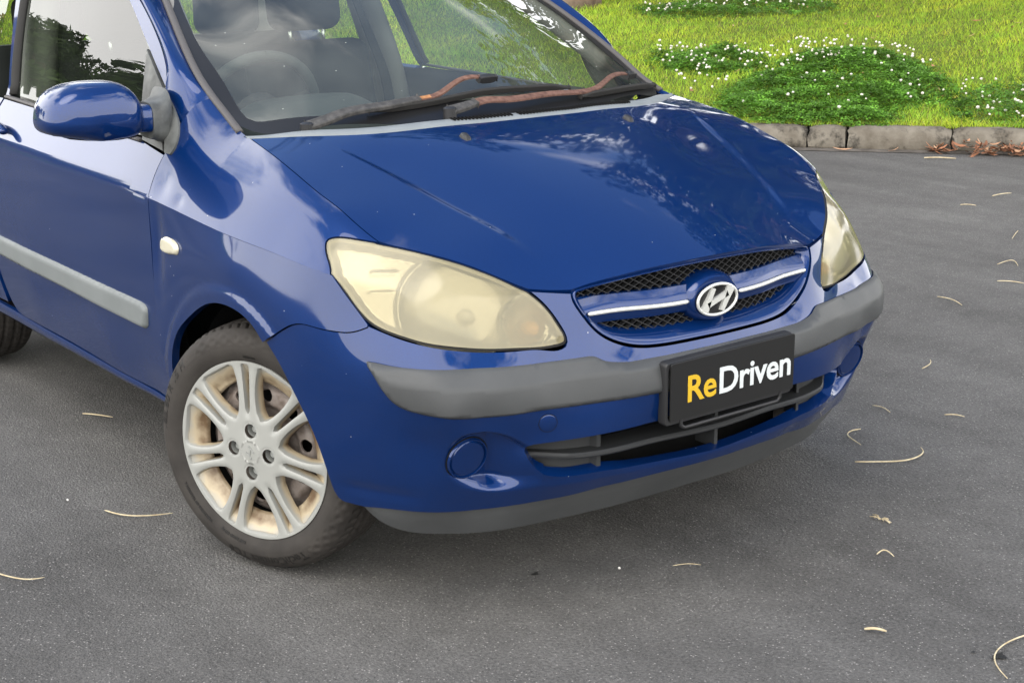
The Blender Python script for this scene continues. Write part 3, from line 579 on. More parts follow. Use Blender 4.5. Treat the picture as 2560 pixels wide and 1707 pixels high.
NE=[([(-1.413,-.707),(-1.359,-.678),(-1.319,-.646)],.0022,'short straw needle on the road beside the driver door'),
([(-.585,-.969),(-.505,-.939),(-.47,-.893),(-.455,-.834)],.0020,'curved straw needle on the road just left of the front wheel'),
([(-.40,-1.345),(-.297,-1.308),(-.272,-1.283),(-.266,-1.25)],.0019,'curved straw needle cut by the left edge of the picture'),
([(1.344,.353),(1.342,.328),(1.347,.238),(1.364,.195),(1.392,.165),(1.436,.14)],.0018,'long bent straw needle in the bottom right corner'),
([(.207,1.109),(.207,1.068),(.229,1.026),(.259,1.011),(.304,.999)],.0018,'small hook shaped needle on the road right of the bumper'),
([(.39,.874),(.442,.928),(.478,.99),(.477,1.048),(.458,1.09),(.427,1.117)],.0024,'large J shaped twig on the road right of the bumper'),
([(.077,1.316),(.113,1.316),(.159,1.303)],.0015,'thin pale needle above the hook shaped one'),
([(.278,1.416),(.329,1.449)],.0020,'short straight needle right of the hook shaped one'),
([(.858,.418),(.857,.444),(.893,.44)],.0018,'small V shaped twig below the fluffy seed tuft'),
([(1.111,.08),(1.148,.109)],.0034,'thick short twig near the lower right of the road'),
([(.602,-.02),(.64,.037)],.0010,'hair thin needle in front of the bumper centre'),
([(-.702,2.621),(-.643,2.619),(-.549,2.581)],.0022,'curved needle on the road right of the far headlight'),
([(-.087,1.762),(-.094,1.807),(-.138,1.869)],.0018,'small curl on the road right of the bumper corner'),
([(-.717,3.035),(-.621,3.086)],.0024,'straight twig near the right edge level with the far headlight'),
([(-.913,3.302),(-.911,3.406),(-.836,3.345)],.0020,'looped needle near the right edge above the straight twig'),
([(-3.061,5.474),(-2.911,5.60)],.0045,'long pale stick on the road before the bark heap'),
([(-1.964,4.686),(-1.951,4.838)],.0028,'pale stick on the far road below the bark heap'),
([(-1.911,4.34),(-1.843,4.386)],.0026,'short pale twig on the far road'),
([(-1.302,3.995),(-1.205,3.813)],.0020,'thin curl on the road at the right edge')]
for p,r_,l in NE: needle(p,r_,l)
tuft=empty('seed_tuft',(.715,.602,0)); tag(tuft,'small fluffy tan seed tuft on the road in front of the car','seed tuft')
for i in range(12):
    a=rng.uniform(-.5,.9)+ (math.pi if i%3==0 else 0); L=rng.uniform(.015,.035); g=Geo(); g.tube([(0,rng.normal(0,.006),.005),(L*.5*math.cos(a),L*.5*math.sin(a),.009),(L*math.cos(a),L*math.sin(a),.006)],.0011,5); g.build('fibre','straw',tuft)
mat('tar',(.010,.010,.010),rough=.5)
def splat(x,y,r0,lab,n_sp,sx=1.):
    g=Geo(); t=np.linspace(0,2*math.pi,40,endpoint=False); rr=r0*(1+.28*np.sin(3*t+1)+.2*np.sin(7*t)+.15*rng.normal(0,1,40)); g.add(np.c_[x+rr*np.cos(t)*.7,y+rr*np.sin(t)*sx,np.full(40,.004)],[tuple(range(40))]); return tag(g.build('tar_spot','tar',None,False),lab,'stain')
splat(1.364,.212,.016,'black tar splash under the long bent needle at the lower right',5); splat(1.318,.185,.005,'tiny black dot beside the tar splash',2); splat(.433,-.308,.009,'small black spot on the road in front of the wheel',3)
g=Geo(); sphere_pts=None; bm=bmesh.new(); bmesh.ops.create_icosphere(bm,subdivisions=1,radius=.0045); me=bpy.data.meshes.new('pebble'); bm.to_mesh(me); bm.free(); mat('pebble_white',(.6,.58,.54),rough=.8); me.materials.append(MATS['pebble_white'])
for x,y,l in ((.535,-.132,'tiny white pebble on the road in front of the bumper'),(-.16,-.55,'tiny white pebble beside the tyre'),(-.72,-1.02,'tiny white pebble left of the wheel')):
    o_=bpy.data.objects.new('pebble',me); col.objects.link(o_); o_.location=(x,y,.006); o_.scale=(1,.7,.8); tag(o_,l,'pebble')
# ================================================================ the car
car=empty('hatchback_car'); tag(car,'dark blue five-door hatchback car with yellowed headlights parked on the road','car')
RV=lambda P:np.c_[P[:,0]*0+.2,P[:,1],P[:,2]*0+.1]
def SH(extra=None):
    def f(q):
        s=np.abs(q[:,0]); e=0. if extra is None else extra(np.c_[s,q[:,1]])
        p=shell(s,q[:,1],e); p[:,1]*=np.where(q[:,0]<0,-1,1); return p
    return f
def mir(p): return (np.asarray(p,float)*[-1,1])[::-1]
B={}
B['FU_tip']=[(0.3360,0.0000),(0.3268,0.0278),(0.3108,0.0577),(0.2915,0.0967),(0.2877,0.1138),(0.2889,0.1248),(0.2960,0.1415),(0.3184,0.1724),(0.3450,0.2056),(0.3720,0.2500)]
B['FB_gap']=[(1.1588,.6085),(1.1175,.6339),(1.0791,.6565),(1.048,.6697),(1.0233,.6738),(.9773,.6715),(.935,.6707),(.8949,.6733),(.8721,.6797),(.8515,.6883)]
B['B_arch']=[(1.1588,.6085),(1.1087,.5659),(1.0695,.5174),(1.0377,.4744),(1.0079,.4272),(.9874,.3734),(.976,.3195),(.9669,.2865),(.9569,.2749),(.9323,.2699),(.8908,.2676)]
B['BB']=[(.8908,.2676),(.853,.2715),(.8037,.2745),(.7079,.2729),(.5965,.2690),(.4474,.2776),(.2933,.2909),(.09,.299),(0,.300)]
B['arch']=[(1.668,.285),(1.668,.38),(1.655,.455),(1.6364,.4976),(1.5922,.5484),(1.528,.5921),(1.4042,.65),(1.2826,.6615),(1.1962,.6366),(1.1588,.6085)]
B['doorgap']=[(1.7490,.8525),(1.7487,.8243),(1.7460,.7844),(1.7419,.6419),(1.7338,.5075),(1.7205,.3978),(1.717,.285)]
B['GBs']=[(0,.6053),(.0879,.6053),(.1727,.606),(.2325,.612),(.2699,.6222),(.3072,.64),(.3336,.6599),(.3584,.6888),(.3745,.7127),(.3825,.732),(.383,.7431)]
B['HIs']=[(.4819,.7548),(.4562,.7316),(.4324,.7018),(.4146,.6719),(.4064,.6491),(.4085,.6383),(.4153,.6336),(.467,.6353),(.5183,.6371),(.57,.639),(.6202,.6433),(.653,.6491),(.6849,.6554),(.7163,.6619),(.7656,.6723),(.8089,.6825),(.8504,.6925)]
B['HOs']=[(.8515,.6930),(.8901,.7279),(.9241,.7599),(.951,.7860)]
B['open']=[(.5041,.4254),(.4975,.4301)],[(.4975,.4301),(.436,.4353),(.3325,.440),(.2105,.4422),(0,.4425)]
# local relief of the bumper / fender skin
DISH=dens([(.6847,.3973),(.6788,.4273),(.6657,.4503),(.6408,.4678),(.6091,.4714),(.5767,.467),(.55,.4572),(.5218,.4402),(.49,.415),(.470,.385),(.455,.352),(.4662,.3297),(.4924,.3219),(.5273,.3185),(.5815,.3204),(.6274,.3317),(.6548,.3451),(.6744,.3665),(.6835,.386),(.6847,.3973)],.008)[:-1]
FOG=(.6346,.4064); TOW=(.4612,.479)
def bump_x(q):
    s,z=q[:,0],q[:,1]; d=np.zeros(len(q))
    m=(s>.40)&(s<.74)&(z>.28)&(z<.51)
    if m.any():
        g=sdf(q[m],DISH); u=s[m]; wd=.010+.026*sm(.385,.345,z[m]); k=sm(0,1,(.003-g)/(.003+wd))*sm(.455,.475,u)
        dd=-k*(.43*np.clip(.685-u,0,.095)*(1-.80*sm(.590,.475,u)))
        d[m]+=dd
    d+= -.004*gauss(z-(.315+.0*s),.016)*sm(.70,.80,s)*sm(.97,.90,s)      # hollow above the lower corner
    d+= .006*sm(.345,.318,z)*sm(.56,.40,s)                                # lip along the lower edge
    
    return d
ARC=(1.3375-.02,.305)
def fend_x(q):
    s,z=q[:,0],q[:,1]; r=np.hypot(s-1.335,z-.305); d=.006*sm(.405,.372,r)+.005*gauss(r-.44,.08)*sm(.3,.5,z)
    d+= -.006*gauss(s-1.705,.030)*gauss(z-.74,.11)                      # dent beside the door gap
    
    return d
bsh=SH(bump_x); fsh=SH(fend_x)
# ---- bumper cover
half=path(B['GBs'],('L',[(.383,.7431),(.4819,.7548)]),B['HIs'],B['FB_gap'][::-1],B['B_arch'],B['BB'],step=.009)
half=inset_half=half
full=np.r_[half,mir(half[1:-1])]
full=inset(full,.0028)
oh=path([(.0,.4425),(.2105,.4422),(.3325,.440),(.436,.4353),(.490,.4305)],[(.490,.4305),(.5035,.4255),(.5055,.4119)],[(.5055,.4119),(.4983,.3944),(.4831,.3737),(.4637,.3552)],[(.4637,.3552),(.4392,.3478),(.354,.3423),(.2776,.339),(.1025,.3319),(0,.3300)],step=.009)
OPEN=np.r_[oh,mir(oh[1:-1])]
bumper=empty('front_bumper',parent=car)
def lgrid(x0,x1,y0,y1,h): X,Y=np.meshgrid(np.arange(x0,x1,h),np.arange(y0,y1,h*.866)); X[1::2]+=h/2; return np.c_[X.ravel(),Y.ravel()]
_e=lgrid(.44,.705,.30,.485,.0045); _e2=lgrid(TOW[0]-.028,TOW[0]+.028,TOW[1]-.028,TOW[1]+.028,.0026); _e=_e[np.hypot(_e[:,0]-TOW[0],_e[:,1]-TOW[1])>.03]
EXT=np.r_[_e,mir(_e),_e2]
g=Geo(); panel(g,full,bsh,lambda P:np.c_[P[:,0],P[:,1]*.6,P[:,2]*0],holes=[OPEN],grid=.011,flange=.018,hole_flange=.030,extra=EXT,e=8e-4)
g.build('bumper_cover','paint',bumper)
# ---- rubbing strip on the bumper
st_top=[(.8448,.6206),(.8243,.6210),(.7948,.6195),(.7287,.6179),(.6693,.6152),(.5739,.611),(.4693,.6083),(.40,.6110),(.3680,.6120)]
st_k=[(.3680,.6120),(.3500,.6108),(.3380,.6060),(.3240,.5985),(.306,.5937),(.280,.590),(.2627,.5883)]
st_c=[(.2627,.5883),(.1576,.5865),(.1016,.5872),(0,.5872)]
st_bot=[(0,.5085),(.1858,.5088),(.3325,.5115),(.4372,.5104),(.5391,.5074),(.6027,.5071),(.6642,.5130),(.7222,.5215),(.7728,.5358),(.8105,.572),(.8315,.5981),(.8443,.6170),(.8448,.6206)]
sh_=path(st_c[::-1],st_k[::-1],st_top[::-1],st_bot[::-1],step=.008)
STRIP=np.r_[sh_,mir(sh_[1:-1])]
rid=Spline([(z,) for s,z in [(0,.5702),(.165,.5703),(.288,.5766),(.3976,.5737),(.5364,.5703),(.633,.5748),(.7209,.5845),(.796,.5921),(.826,.6022),(.85,.612)]],t=[0,.165,.288,.3976,.5364,.633,.7209,.796,.826,.85])
def strip_x(q):
    s,z=q[:,0],q[:,1]; zr=rid(np.clip(s,0,.85))[:,0]; g_=sdf(np.c_[s,z],STRIP)
    base=.004+.012*sm(.0,.03,-g_)*0+np.where(z>zr,.015-.28*(z-zr),.015-.11*(zr-z))
    return np.minimum(base,.002+.9*np.maximum(-g_,0)+.004*sm(0,.004,-g_))
cons=[np.c_[np.linspace(-.80,.80,160),rid(np.abs(np.linspace(-.80,.80,160)))[:,0]]]
g=Geo(); panel(g,inset(STRIP,.001),SH(strip_x),lambda P:np.c_[P[:,0],P[:,1]*.6,P[:,2]*0],grid=.010,flange=.012,cons=cons,e=6e-4)
tag(g.build('bumper_strip','plastic',bumper),'faded grey rubbing strip across the bumper')
# ---- fog lamp covers, towing cover
def disc_on(name,c,rad,ex,rim,mname,parent):
    g=Geo(); F=SH(lambda q:bump_x(q)); c0=F(np.array([c]))[0]; n=fnormal(F,np.array([c]),.02)[0]; n=n if n[0]>0 else -n
    u=np.cross([0,0,1],n); u/=np.linalg.norm(u); v=np.cross(n,u); prof=[(0,.005),(.55,.0055),(.80,.0045),(.85,.0010),(.89,.0005),(.925,.0065),(.965,.0065),(1.0,.002),(1.02,-.010)]
    if not rim: prof=[(0,.002),(.9,.0018),(1.0,.0008),(1.0,-.004)]
    S_=48; V=[];F_=[]
    for a,h in prof:
        for k in range(S_):
            t=2*math.pi*k/S_; V.append(c0+n*(h+ex)+rad*a*(math.cos(t)*u+math.sin(t)*v))
    F_=[(i*S_+k,i*S_+(k+1)%S_,(i+1)*S_+(k+1)%S_,(i+1)*S_+k) for i in range(len(prof)-1) for k in range(S_)]
    g.add(V,F_); return auto_smooth(g.build(name,mname,parent),50)
def seam_on(c,rad,w_,parent):
    F=SH(lambda q:bump_x(q)); c0=F(np.array([c]))[0]; n=fnormal(F,np.array([c]),.02)[0]; n=n if n[0]>0 else -n
    u=np.cross([0,0,1],n); u/=np.linalg.norm(u); v=np.cross(n,u); t=np.linspace(0,2*math.pi,49); P=c0+n*.0004+rad*(np.cos(t)[:,None]*u+np.sin(t)[:,None]*v)
    g=Geo(); g.tube(P,w_,6,caps=False,up=tuple(n)); return g.build('seam','black_matte',parent)
s1=seam_on(FOG,.0500,.0016,bumper); mirror_obj(s1,bumper); seam_on(TOW,.0200,.0008,bumper)
f1=disc_on('fog_lamp_blank',FOG,.049,.001,True,'paint',bumper); mirror_obj(f1,bumper)
disc_on('towing_eye_cover',TOW,.0195,.0002,False,'paint',bumper)
# ---- lower air intake: grey vanes in the opening
lg=empty('lower_grille',parent=bumper)
def shx(s,z,dx=0.):
    p=SH()(np.array([[s,z]]))[0]; return p-np.array([dx,0,0])
ss=np.linspace(-.50,.50,90)
def back(s): return .034*sm(.38,.49,abs(s))
def vane(z0,z1,th,d0,d1):
    g=Geo(); V=[];F_=[]
    for s in ss:
        a=shx(s,z0); bk=back(s); zz=.006*sm(.30,.50,abs(s))
        for (dz,dx) in ((th/2,d0+.004),(th*.2,d0),(-th*.2,d0),(-th/2,d0+.004),(-th/2+.0,d1),(th/2,d1)): V.append(a+[-dx-bk,0,dz+zz+(z1-z0)*(dx-d0)])
    k=6; F_=[(i*k+j,i*k+(j+1)%k,(i+1)*k+(j+1)%k,(i+1)*k+j) for i in range(len(ss)-1) for j in range(k)]
    g.add(V,F_); return auto_smooth(g.build('vane','grille_plastic',lg),40)
vane(.3870,.392,.013,.010,.090)
for s0 in (-.315,-.02,.315):
    sgn=np.sign(s0) if abs(s0)>.1 else 0
    g=Geo()
    for (z0,z1) in ((.326,.384),(.390,.448)):
        V=[]
        for s1,dx in ((s0-.005,.036),(s0+.005,.036),(s0+.005+.035*sgn,.10),(s0-.005+.035*sgn,.10)):
            for z in (z0,z1):
                p=shx(s1,.385,dx+back(s0)); V.append([p[0],p[1],z])
        g.add(V,[(0,1,3,2),(2,3,5,4),(4,5,7,6),(6,7,1,0),(0,2,4,6),(1,7,5,3)])
    g.build('strut','grille_plastic',lg,smooth=False)
# closed outer ends of the intake (grey plates) and dark radiator behind
for sg in (1,-1):
    g=Geo(); V=[]
    for s in np.linspace(.322,.515,14):
        for z in (.312,.46): p=shx(s,.385,.050+.030*sm(.40,.50,s)); V.append([p[0],p[1]*sg,z])
    g.add(V,[(2*i,2*i+1,2*i+3,2*i+2) for i in range(13)]); g.build('end_plate','grille_plastic',lg)
g=Geo(); g.box((.575,0,.38),(.01,.66,.22)); g.build('radiator','black_matte',lg,smooth=False)
# ---- front lip below the bumper
LIPT=Spline([(0,.300),(.09,.299),(.2933,.2909),(.4474,.2776),(.5965,.269),(.7079,.2729),(.8037,.2745),(.87,.270)])
def lip_geo():
    V=[];F_=[];ts=np.linspace(-1,1,121)
    LB=Spline([(.615,0,.212),(.600,-.219,.206),(.565,-.371,.198),(.530,-.525,.199),(.485,-.61,.202),(.43,-.685,.214),(.395,-.720,.238),(.375,-.737,.262)])
    for t in ts:
        a=abs(t); q=LIPT(np.array([a*LIPT.t[-1]]))[0]; p=shell([q[0]],[q[1]])[0]; n=np.r_[pl_nrm(np.array([q[0]]))[0],0]; p=p-n*.010+[0,0,.006]
        b=LB(np.array([a*LB.t[-1]]))[0]; b[2]=min(b[2],p[2]-.003); m_=(p+b)/2+n*.006
        r=[p,(p*.7+m_*.3)+n*.001,m_,b+n*.002+[0,0,.004],b,b-n*.02+[0,0,.004]]
        for x in r: V.append(x*[1,-1 if t<0 else 1,1])
    k=6; F_=[(i*k+j,i*k+j+1,(i+1)*k+j+1,(i+1)*k+j) for i in range(len(ts)-1) for j in range(k-1)]
    g=Geo(); g.add(V,F_); return auto_smooth(g.build('lip_spoiler','plastic',bumper),60)
lip_geo()
# ---- front fenders
s2x=lambda s:shell(np.atleast_1d(s),crz(np.atleast_1d(s))[:,0])[:,0]
crs=np.linspace(1.7490,.951,60); CRL=np.c_[crs,crz(crs)[:,0]]
fl=path(('L',CRL),B['HOs'][::-1],B['FB_gap'][::-1],B['arch'][::-1],('L',[(1.668,.285),(1.717,.285)]),B['doorgap'][::-1],step=.010)
fu=path(('L',[(-.4497,0),(.336,0)]),B['FU_tip'],('L',[(.372,.25),(-.399,.25)]),[(-0.3993,0.2500),(-0.4159,0.2320),(-0.4255,0.2074),(-0.4295,0.1838),(-0.4333,0.1635)],[(-0.4333,0.1635),(-0.4473,0.0899),(-0.4574,0.0585),(-0.4576,0.0243),(-0.4497,0.0000)],step=.012)
def fu_f(q):
    p=fend_up(q); x,v=q[:,0],q[:,1]
    d=-.004*gauss(np.hypot(x+.40,(v-.035)*1.2),.035)-.003*gauss(np.hypot((x+.30)*1.0,(v-.02)*1.5),.022)
    p[:,1]-=d; return p
g=Geo(); panel(g,fl,fsh,(0,-1,0),grid=.013,flange=.02); panel(g,fu,fu_f,(0,-1,.7),grid=.012,flange=.012)
fender=g.build('front_fender','paint',car); mirror_obj(fender,car)
# ---- bonnet
hx=path([p[:2] for p in HOOD_EDGE if p[0]>-.2],[(p[0],p[1]) for p in HT],('L',[(.606,-.456),(.643,-.366)]),[(.643,-.366),(.648,-.333),(.660,-.283),(.680,-.18),(.693,-.09),(.698,0)],step=.012)
hr=path([(.025,0),(.02,-.15),(.0,-.35),(-.047,-.497),(-.112,-.59),(-.160,-.650),(-.187,-.684)],step=.012)
hh=np.r_[hr,hx[1:]]
HOODP=np.r_[hh,(hh*[1,-1])[::-1][1:-1]]
if area2(HOODP)<0: HOODP=HOODP[::-1]
_hx=np.linspace(-.02,.585,90); _hy=hcr(np.clip(_hx,-.02,.56))[:,0]; HC=np.concatenate([np.c_[_hx,sg*(_hy+o_)] for sg in (1,-1) for o_ in np.arange(-.012,.042,.0045)])
g=Geo(); panel(g,inset(HOODP,.0028),hood_f,(0,0,1),grid=.013,flange=.016,extra=HC,e=1.5e-3)
hood=g.build('bonnet','paint',car)
# ---- headlights
TIP=fend_up(np.array(B['FU_tip'][::-1]))
hl_out=np.r_[dens(HT,.008),dens([HT[-1]]+HI,.008)[1:],dens([HI[-1]]+HB,.008)[1:],dens(TIP[::-1],.008)[1:-1]]
def to_l(P): d=np.asarray(P)-HL_O; return np.c_[d@HL_U,d@HL_V,d@HL_N]
_hl=to_l(hl_out); 
_bulge=[(.0,.02,.016),(-.08,.03,.012),(.09,.0,.013),(.05,-.04,.010),(-.02,-.045,.010)]
_t0=TPS(_hl[::2,:2],_hl[::2,2],lam=2e-5); _bp=np.array([(a,b) for a,b,c in _bulge]); _bw=_t0(_bp)+np.array([c for a,b,c in _bulge])
lens_t=TPS(np.r_[_hl[::2,:2],_bp],np.r_[_hl[::2,2],_bw],lam=5e-5)
def lens_f(q): w=lens_t(q); return HL_O+q[:,:1]*HL_U+q[:,1:2]*HL_V+w[:,None]*HL_N
LENS=_hl[:,:2]
if area2(LENS)<0: LENS=LENS[::-1]
headlight=empty('headlight',parent=car)
g=Geo(); panel(g,inset(LENS,.0045),lens_f,tuple(HL_N),grid=.010,flange=.010); lens=g.build('lens','lens',headlight)
# reflector unit behind the lens: bowls and steps in one pressed tray
def pix_l(x,y,z): return to_l(np.array([[x,y,z]]))[0,:2]
C1=pix_l(.550,-.603,.738); C2=pix_l(.617,-.478,.694)
def refl_f(q):
    g_=-sdf(q,LENS); r1=np.hypot(q[:,0]-C1[0],q[:,1]-C1[1]); r2=np.hypot(q[:,0]-C2[0],q[:,1]-C2[1])
    dep=.010+.020*sm(.006,.022,g_)
    b1=sm(.122,.112,r1); dep=dep*(1-b1)+b1*(.034+.050*(1-np.clip(r1/.119,0,1)**2)); dep-= .009*gauss(r1-.124,.006)*(1-b1)
    b2=sm(.050,.043,r2); dep=dep*(1-b2)+b2*(.022+.030*(1-np.clip(r2/.048,0,1)**2)); dep-=.006*gauss(r2-.051,.004)*(1-b2)
    out=sm(C1[0]-.125,C1[0]-.14,q[:,0])
    for v0 in (.055,.010): dep-=.0022*out*gauss(q[:,1]-v0+.0*q[:,0],.006)*sm(C1[0]-.20,C1[0]-.185,q[:,0])*sm(.012,.03,g_)
    w=lens_t(q)-dep; return HL_O+q[:,:1]*HL_U+q[:,1:2]*HL_V+w[:,None]*HL_N
g=Geo(); panel(g,inset(LENS,.006),refl_f,tuple(HL_N),grid=.0055,flange=0,e=8e-4); g.build('reflector','reflector',headlight)
# rim of the lamp housing seen through the lens edge
ring=inset(LENS,.0060); ring2=inset(LENS,.0105); a=lens_f(ring)-HL_N*.006; b=lens_f(ring2)-HL_N*.010; n_=len(ring)
g=Geo(); g.add(np.r_[a,b],[(i,(i+1)%n_,(i+1)%n_+n_,i+n_) for i in range(n_)]); g.build('bezel','lamp_housing',headlight)
sg_=Geo(); a=lens_f(inset(LENS,.0008))-HL_N*.005; b=lens_f(inset(LENS,.0055))-HL_N*.0035; sg_.add(np.r_[a,b],[(i,(i+1)%n_,(i+1)%n_+n_,i+n_) for i in range(n_)]); sg_.build('seal','black_rubber',headlight)
def sphere(g,c,r,sc=(1,1,1),nu=16,nv=10,mi=0):
    V=[np.array(c)+r*np.array(sc)*np.array([math.cos(2*math.pi*i/nu)*math.sin(math.pi*j/nv),math.sin(2*math.pi*i/nu)*math.sin(math.pi*j/nv),math.cos(math.pi*j/nv)]) for j in range(nv+1) for i in range(nu)]
    return g.add(V,[(j*nu+i,(j+1)*nu+i,(j+1)*nu+(i+1)%nu,j*nu+(i+1)%nu) for j in range(nv) for i in range(nu)],None,mi)
for c,mt,r in ((C1,'bulb',.015),(C2,'amber',.017)):
    g=Geo(); p=refl_f(np.array([c]))[0]; sphere(g,p+np.array([.018,0,0]),r,(1.5,1,1)); g.build('bulb',mt,headlight)
mirror_obj(headlight,car)
# ---- radiator grille
grille=empty('radiator_grille',parent=car)
gx=TPS(sym([(.643,-.366,.744),(.655,-.361,.713),(.664,-.347,.689),(.673,-.325,.660),(.679,-.30,.640),(.690,-.259,.620),(.702,-.212,.607),(.715,-.13,.597),(.722,0,.592),(.648,-.333,.754),(.660,-.283,.763),(.680,-.18,.774),(.695,0,.782),(.70,0,.69),(.672,-.25,.69)])[:,1:],sym([(.643,-.366,.744),(.655,-.361,.713),(.664,-.347,.689),(.673,-.325,.660),(.679,-.30,.640),(.690,-.259,.620),(.702,-.212,.607),(.715,-.13,.597),(.722,0,.592),(.648,-.333,.754),(.660,-.283,.763),(.680,-.18,.774),(.695,0,.782),(.70,0,.69),(.672,-.25,.69)])[:,0],lam=1e-4)
def GX(y,z,dx=0.): y=np.atleast_1d(np.asarray(y,float)); z=np.broadcast_to(np.asarray(z,float),y.shape); return np.c_[gx(np.c_[y,z])-dx,y,z]
go=path([(0,.605),(-.088,.6053),(-.172,.606),(-.229,.612),(-.264,.6222),(-.300,.64),(-.325,.66),(-.347,.689),(-.361,.713),(-.366,.732),(-.364,.7425),(-.357,.748)],[(-.357,.748),(-.333,.752),(-.283,.7585),(-.18,.769),(-.09,.775),(0,.777)],step=.01)
GO=np.r_[go,(go*[-1,1])[::-1][1:-1]]
gi=path([(0,.638),(-.088,.638),(-.172,.6395),(-.229,.645),(-.262,.653),(-.292,.668),(-.312,.687),(-.325,.705),(-.335,.722),(-.338,.733),(-.335,.7385)],[(-.335,.7385),(-.32,.7415),(-.283,.747),(-.18,.757),(-.09,.763),(0,.765)],step=.01)
GI=np.r_[gi,(gi*[-1,1])[::-1][1:-1]]
def resamp(p,n):
    # resample by angle about the centre
    c=np.array([0,.69]); a=np.arctan2((p[:,1]-c[1])*2.5,p[:,0]-c[0]); o_=np.argsort(a); a=a[o_]; q=p[o_]; t=np.linspace(-math.pi,math.pi,n,endpoint=False)
    return np.c_[[np.interp(t,np.r_[a-2*math.pi,a,a+2*math.pi],np.r_[q[:,k],q[:,k],q[:,k]]) for k in (0,1)]].T
nA=220; A=resamp(inset(GO,.0025),nA); Bq=resamp(GI,nA); V=[]
for f,dx in ((0,.016),(0,.004),(.04,.0015),(.12,.001),(.35,.006),(.65,.017),(.90,.029),(1.0,.034),(1.02,.055)):
    q=A+(Bq-A)*f; V.append(GX(q[:,0],q[:,1],dx))
g=Geo(); k=len(V); g.add(np.concatenate(V),[(i*nA+j,i*nA+(j+1)%nA,(i+1)*nA+(j+1)%nA,(i+1)*nA+j) for i in range(k-1) for j in range(nA)]); auto_smooth(g.build('grille_frame','paint',grille),50)
# diamond mesh
g=Geo(); GIx=inset(GI,-.004); cw,ch=.0262,.0148
def seg_in(a,b):
    t=np.linspace(0,1,80); p=np.array(a)+(np.array(b)-np.array(a))*t[:,None]; m=inside(p,GIx); out=[];i=0
    while i<80:
        if m[i]:
            j=i
            while j+1<80 and m[j+1]: j+=1
            if j>i+1: out.append((p[i],p[j]))
            i=j+1
        else: i+=1
    return out
for sgn in (1,-1):
    for kk in range(-30,31):
        y0=kk*cw; zA,zB=.60,.79; h=(zB-zA)/ch*cw/1.0
        for a,b in seg_in((y0-h/2,zA),(y0+h/2,zB)) if sgn>0 else seg_in((y0+h/2,zA),(y0-h/2,zB)):
            n=max(2,int(np.linalg.norm(b-a)/.02)); P=a+(b-a)*np.linspace(0,1,n+1)[:,None]; X=GX(P[:,0],P[:,1],.030); d=(b-a)/np.linalg.norm(b-a); nn=np.array([0,-d[1],d[0]])*.0014
            V=np.r_[X+nn*.6,X-nn*.6,X+nn-[.012,0,0],X-nn-[.012,0,0]]; m_=n+1
            F_=[]
            for i in range(n): F_+=[(i,i+1,m_+i+1,m_+i),(i,2*m_+i,2*m_+i+1,i+1),(m_+i,m_+i+1,3*m_+i+1,3*m_+i)]
            g.add(V,F_)
tag(g.build('mesh','black_plastic',grille,smooth=False),kind='stuff')
g=Geo(); q=resamp(inset(GI,-.012),60); X=GX(q[:,0],q[:,1],.085); g.add(X,[tuple(range(60))]); g.build('back_panel','black_matte',grille,smooth=False)
# winged cross bar with bright strips, emblem boss
g=Geo(); ys=np.linspace(-.345,.345,120); V=[];prof=[(.060,.715),(.022,.7235),(.010,.722),(.0015,.708),(-.004,.697),(-.004,.690),(-.001,.678),(.006,.6655),(.02,.6625),(.06,.664)]
for y in ys:
    a=abs(y); dz=.004*sm(.15,.35,a)
    for dx,z in prof: V.append(GX([y],[z+dz],dx+.011)[0])
k=len(prof); g.add(V,[(i*k+j,i*k+j+1,(i+1)*k+j+1,(i+1)*k+j) for i in range(len(ys)-1) for j in range(k-1)]); auto_smooth(g.build('cross_bar','paint',grille),28)
for sg in (1,-1):
    g=Geo(); ys=np.linspace(.078,.335,40); P=np.array([GX([y*sg],[.689+.005*sm(.1,.33,y)],.0025)[0] for y in ys]); rr=np.full(40,.0052); rr[0]=rr[-1]=.003; g.tube(P,rr,10,0,.95); g.build('bright_strip','chrome',grille)
def boss(name,mt,prof,cz,nseg,a,b,par):
    V=[]
    for f,dx in prof:
        for k_ in range(nseg):
            t=2*math.pi*k_/nseg; V.append([.700+dx,a*f*math.cos(t),cz+b*f*math.sin(t)])
    g=Geo(); g.add(V,[(i*nseg+j,i*nseg+(j+1)%nseg,(i+1)*nseg+(j+1)%nseg,(i+1)*nseg+j) for i in range(len(prof)-1) for j in range(nseg)]); return auto_smooth(g.build(name,mt,par),45)
boss('emblem_boss','paint',[(1.28,-.07),(1.25,-.035),(1.17,-.015),(1.07,-.003),(.99,.002),(.90,.002),(.5,.0),(.05,.0)],.687,64,.068,.048,grille)
emb=boss('emblem','frit',[(.97,.001),(.97,.007),(.85,.006),(.01,.006)],.684,64,.063,.0375,grille)
ER=Geo(); t=np.linspace(0,2*math.pi,73)[:-1]; P=np.c_[np.full(72,.709),.060*np.cos(t),.684+.0350*np.sin(t)]; P=np.r_[P,P[:1]]; ER.tube(P,.0036,8,caps=False,up=(1,0,0)); ER.build('ring','chrome',emb)
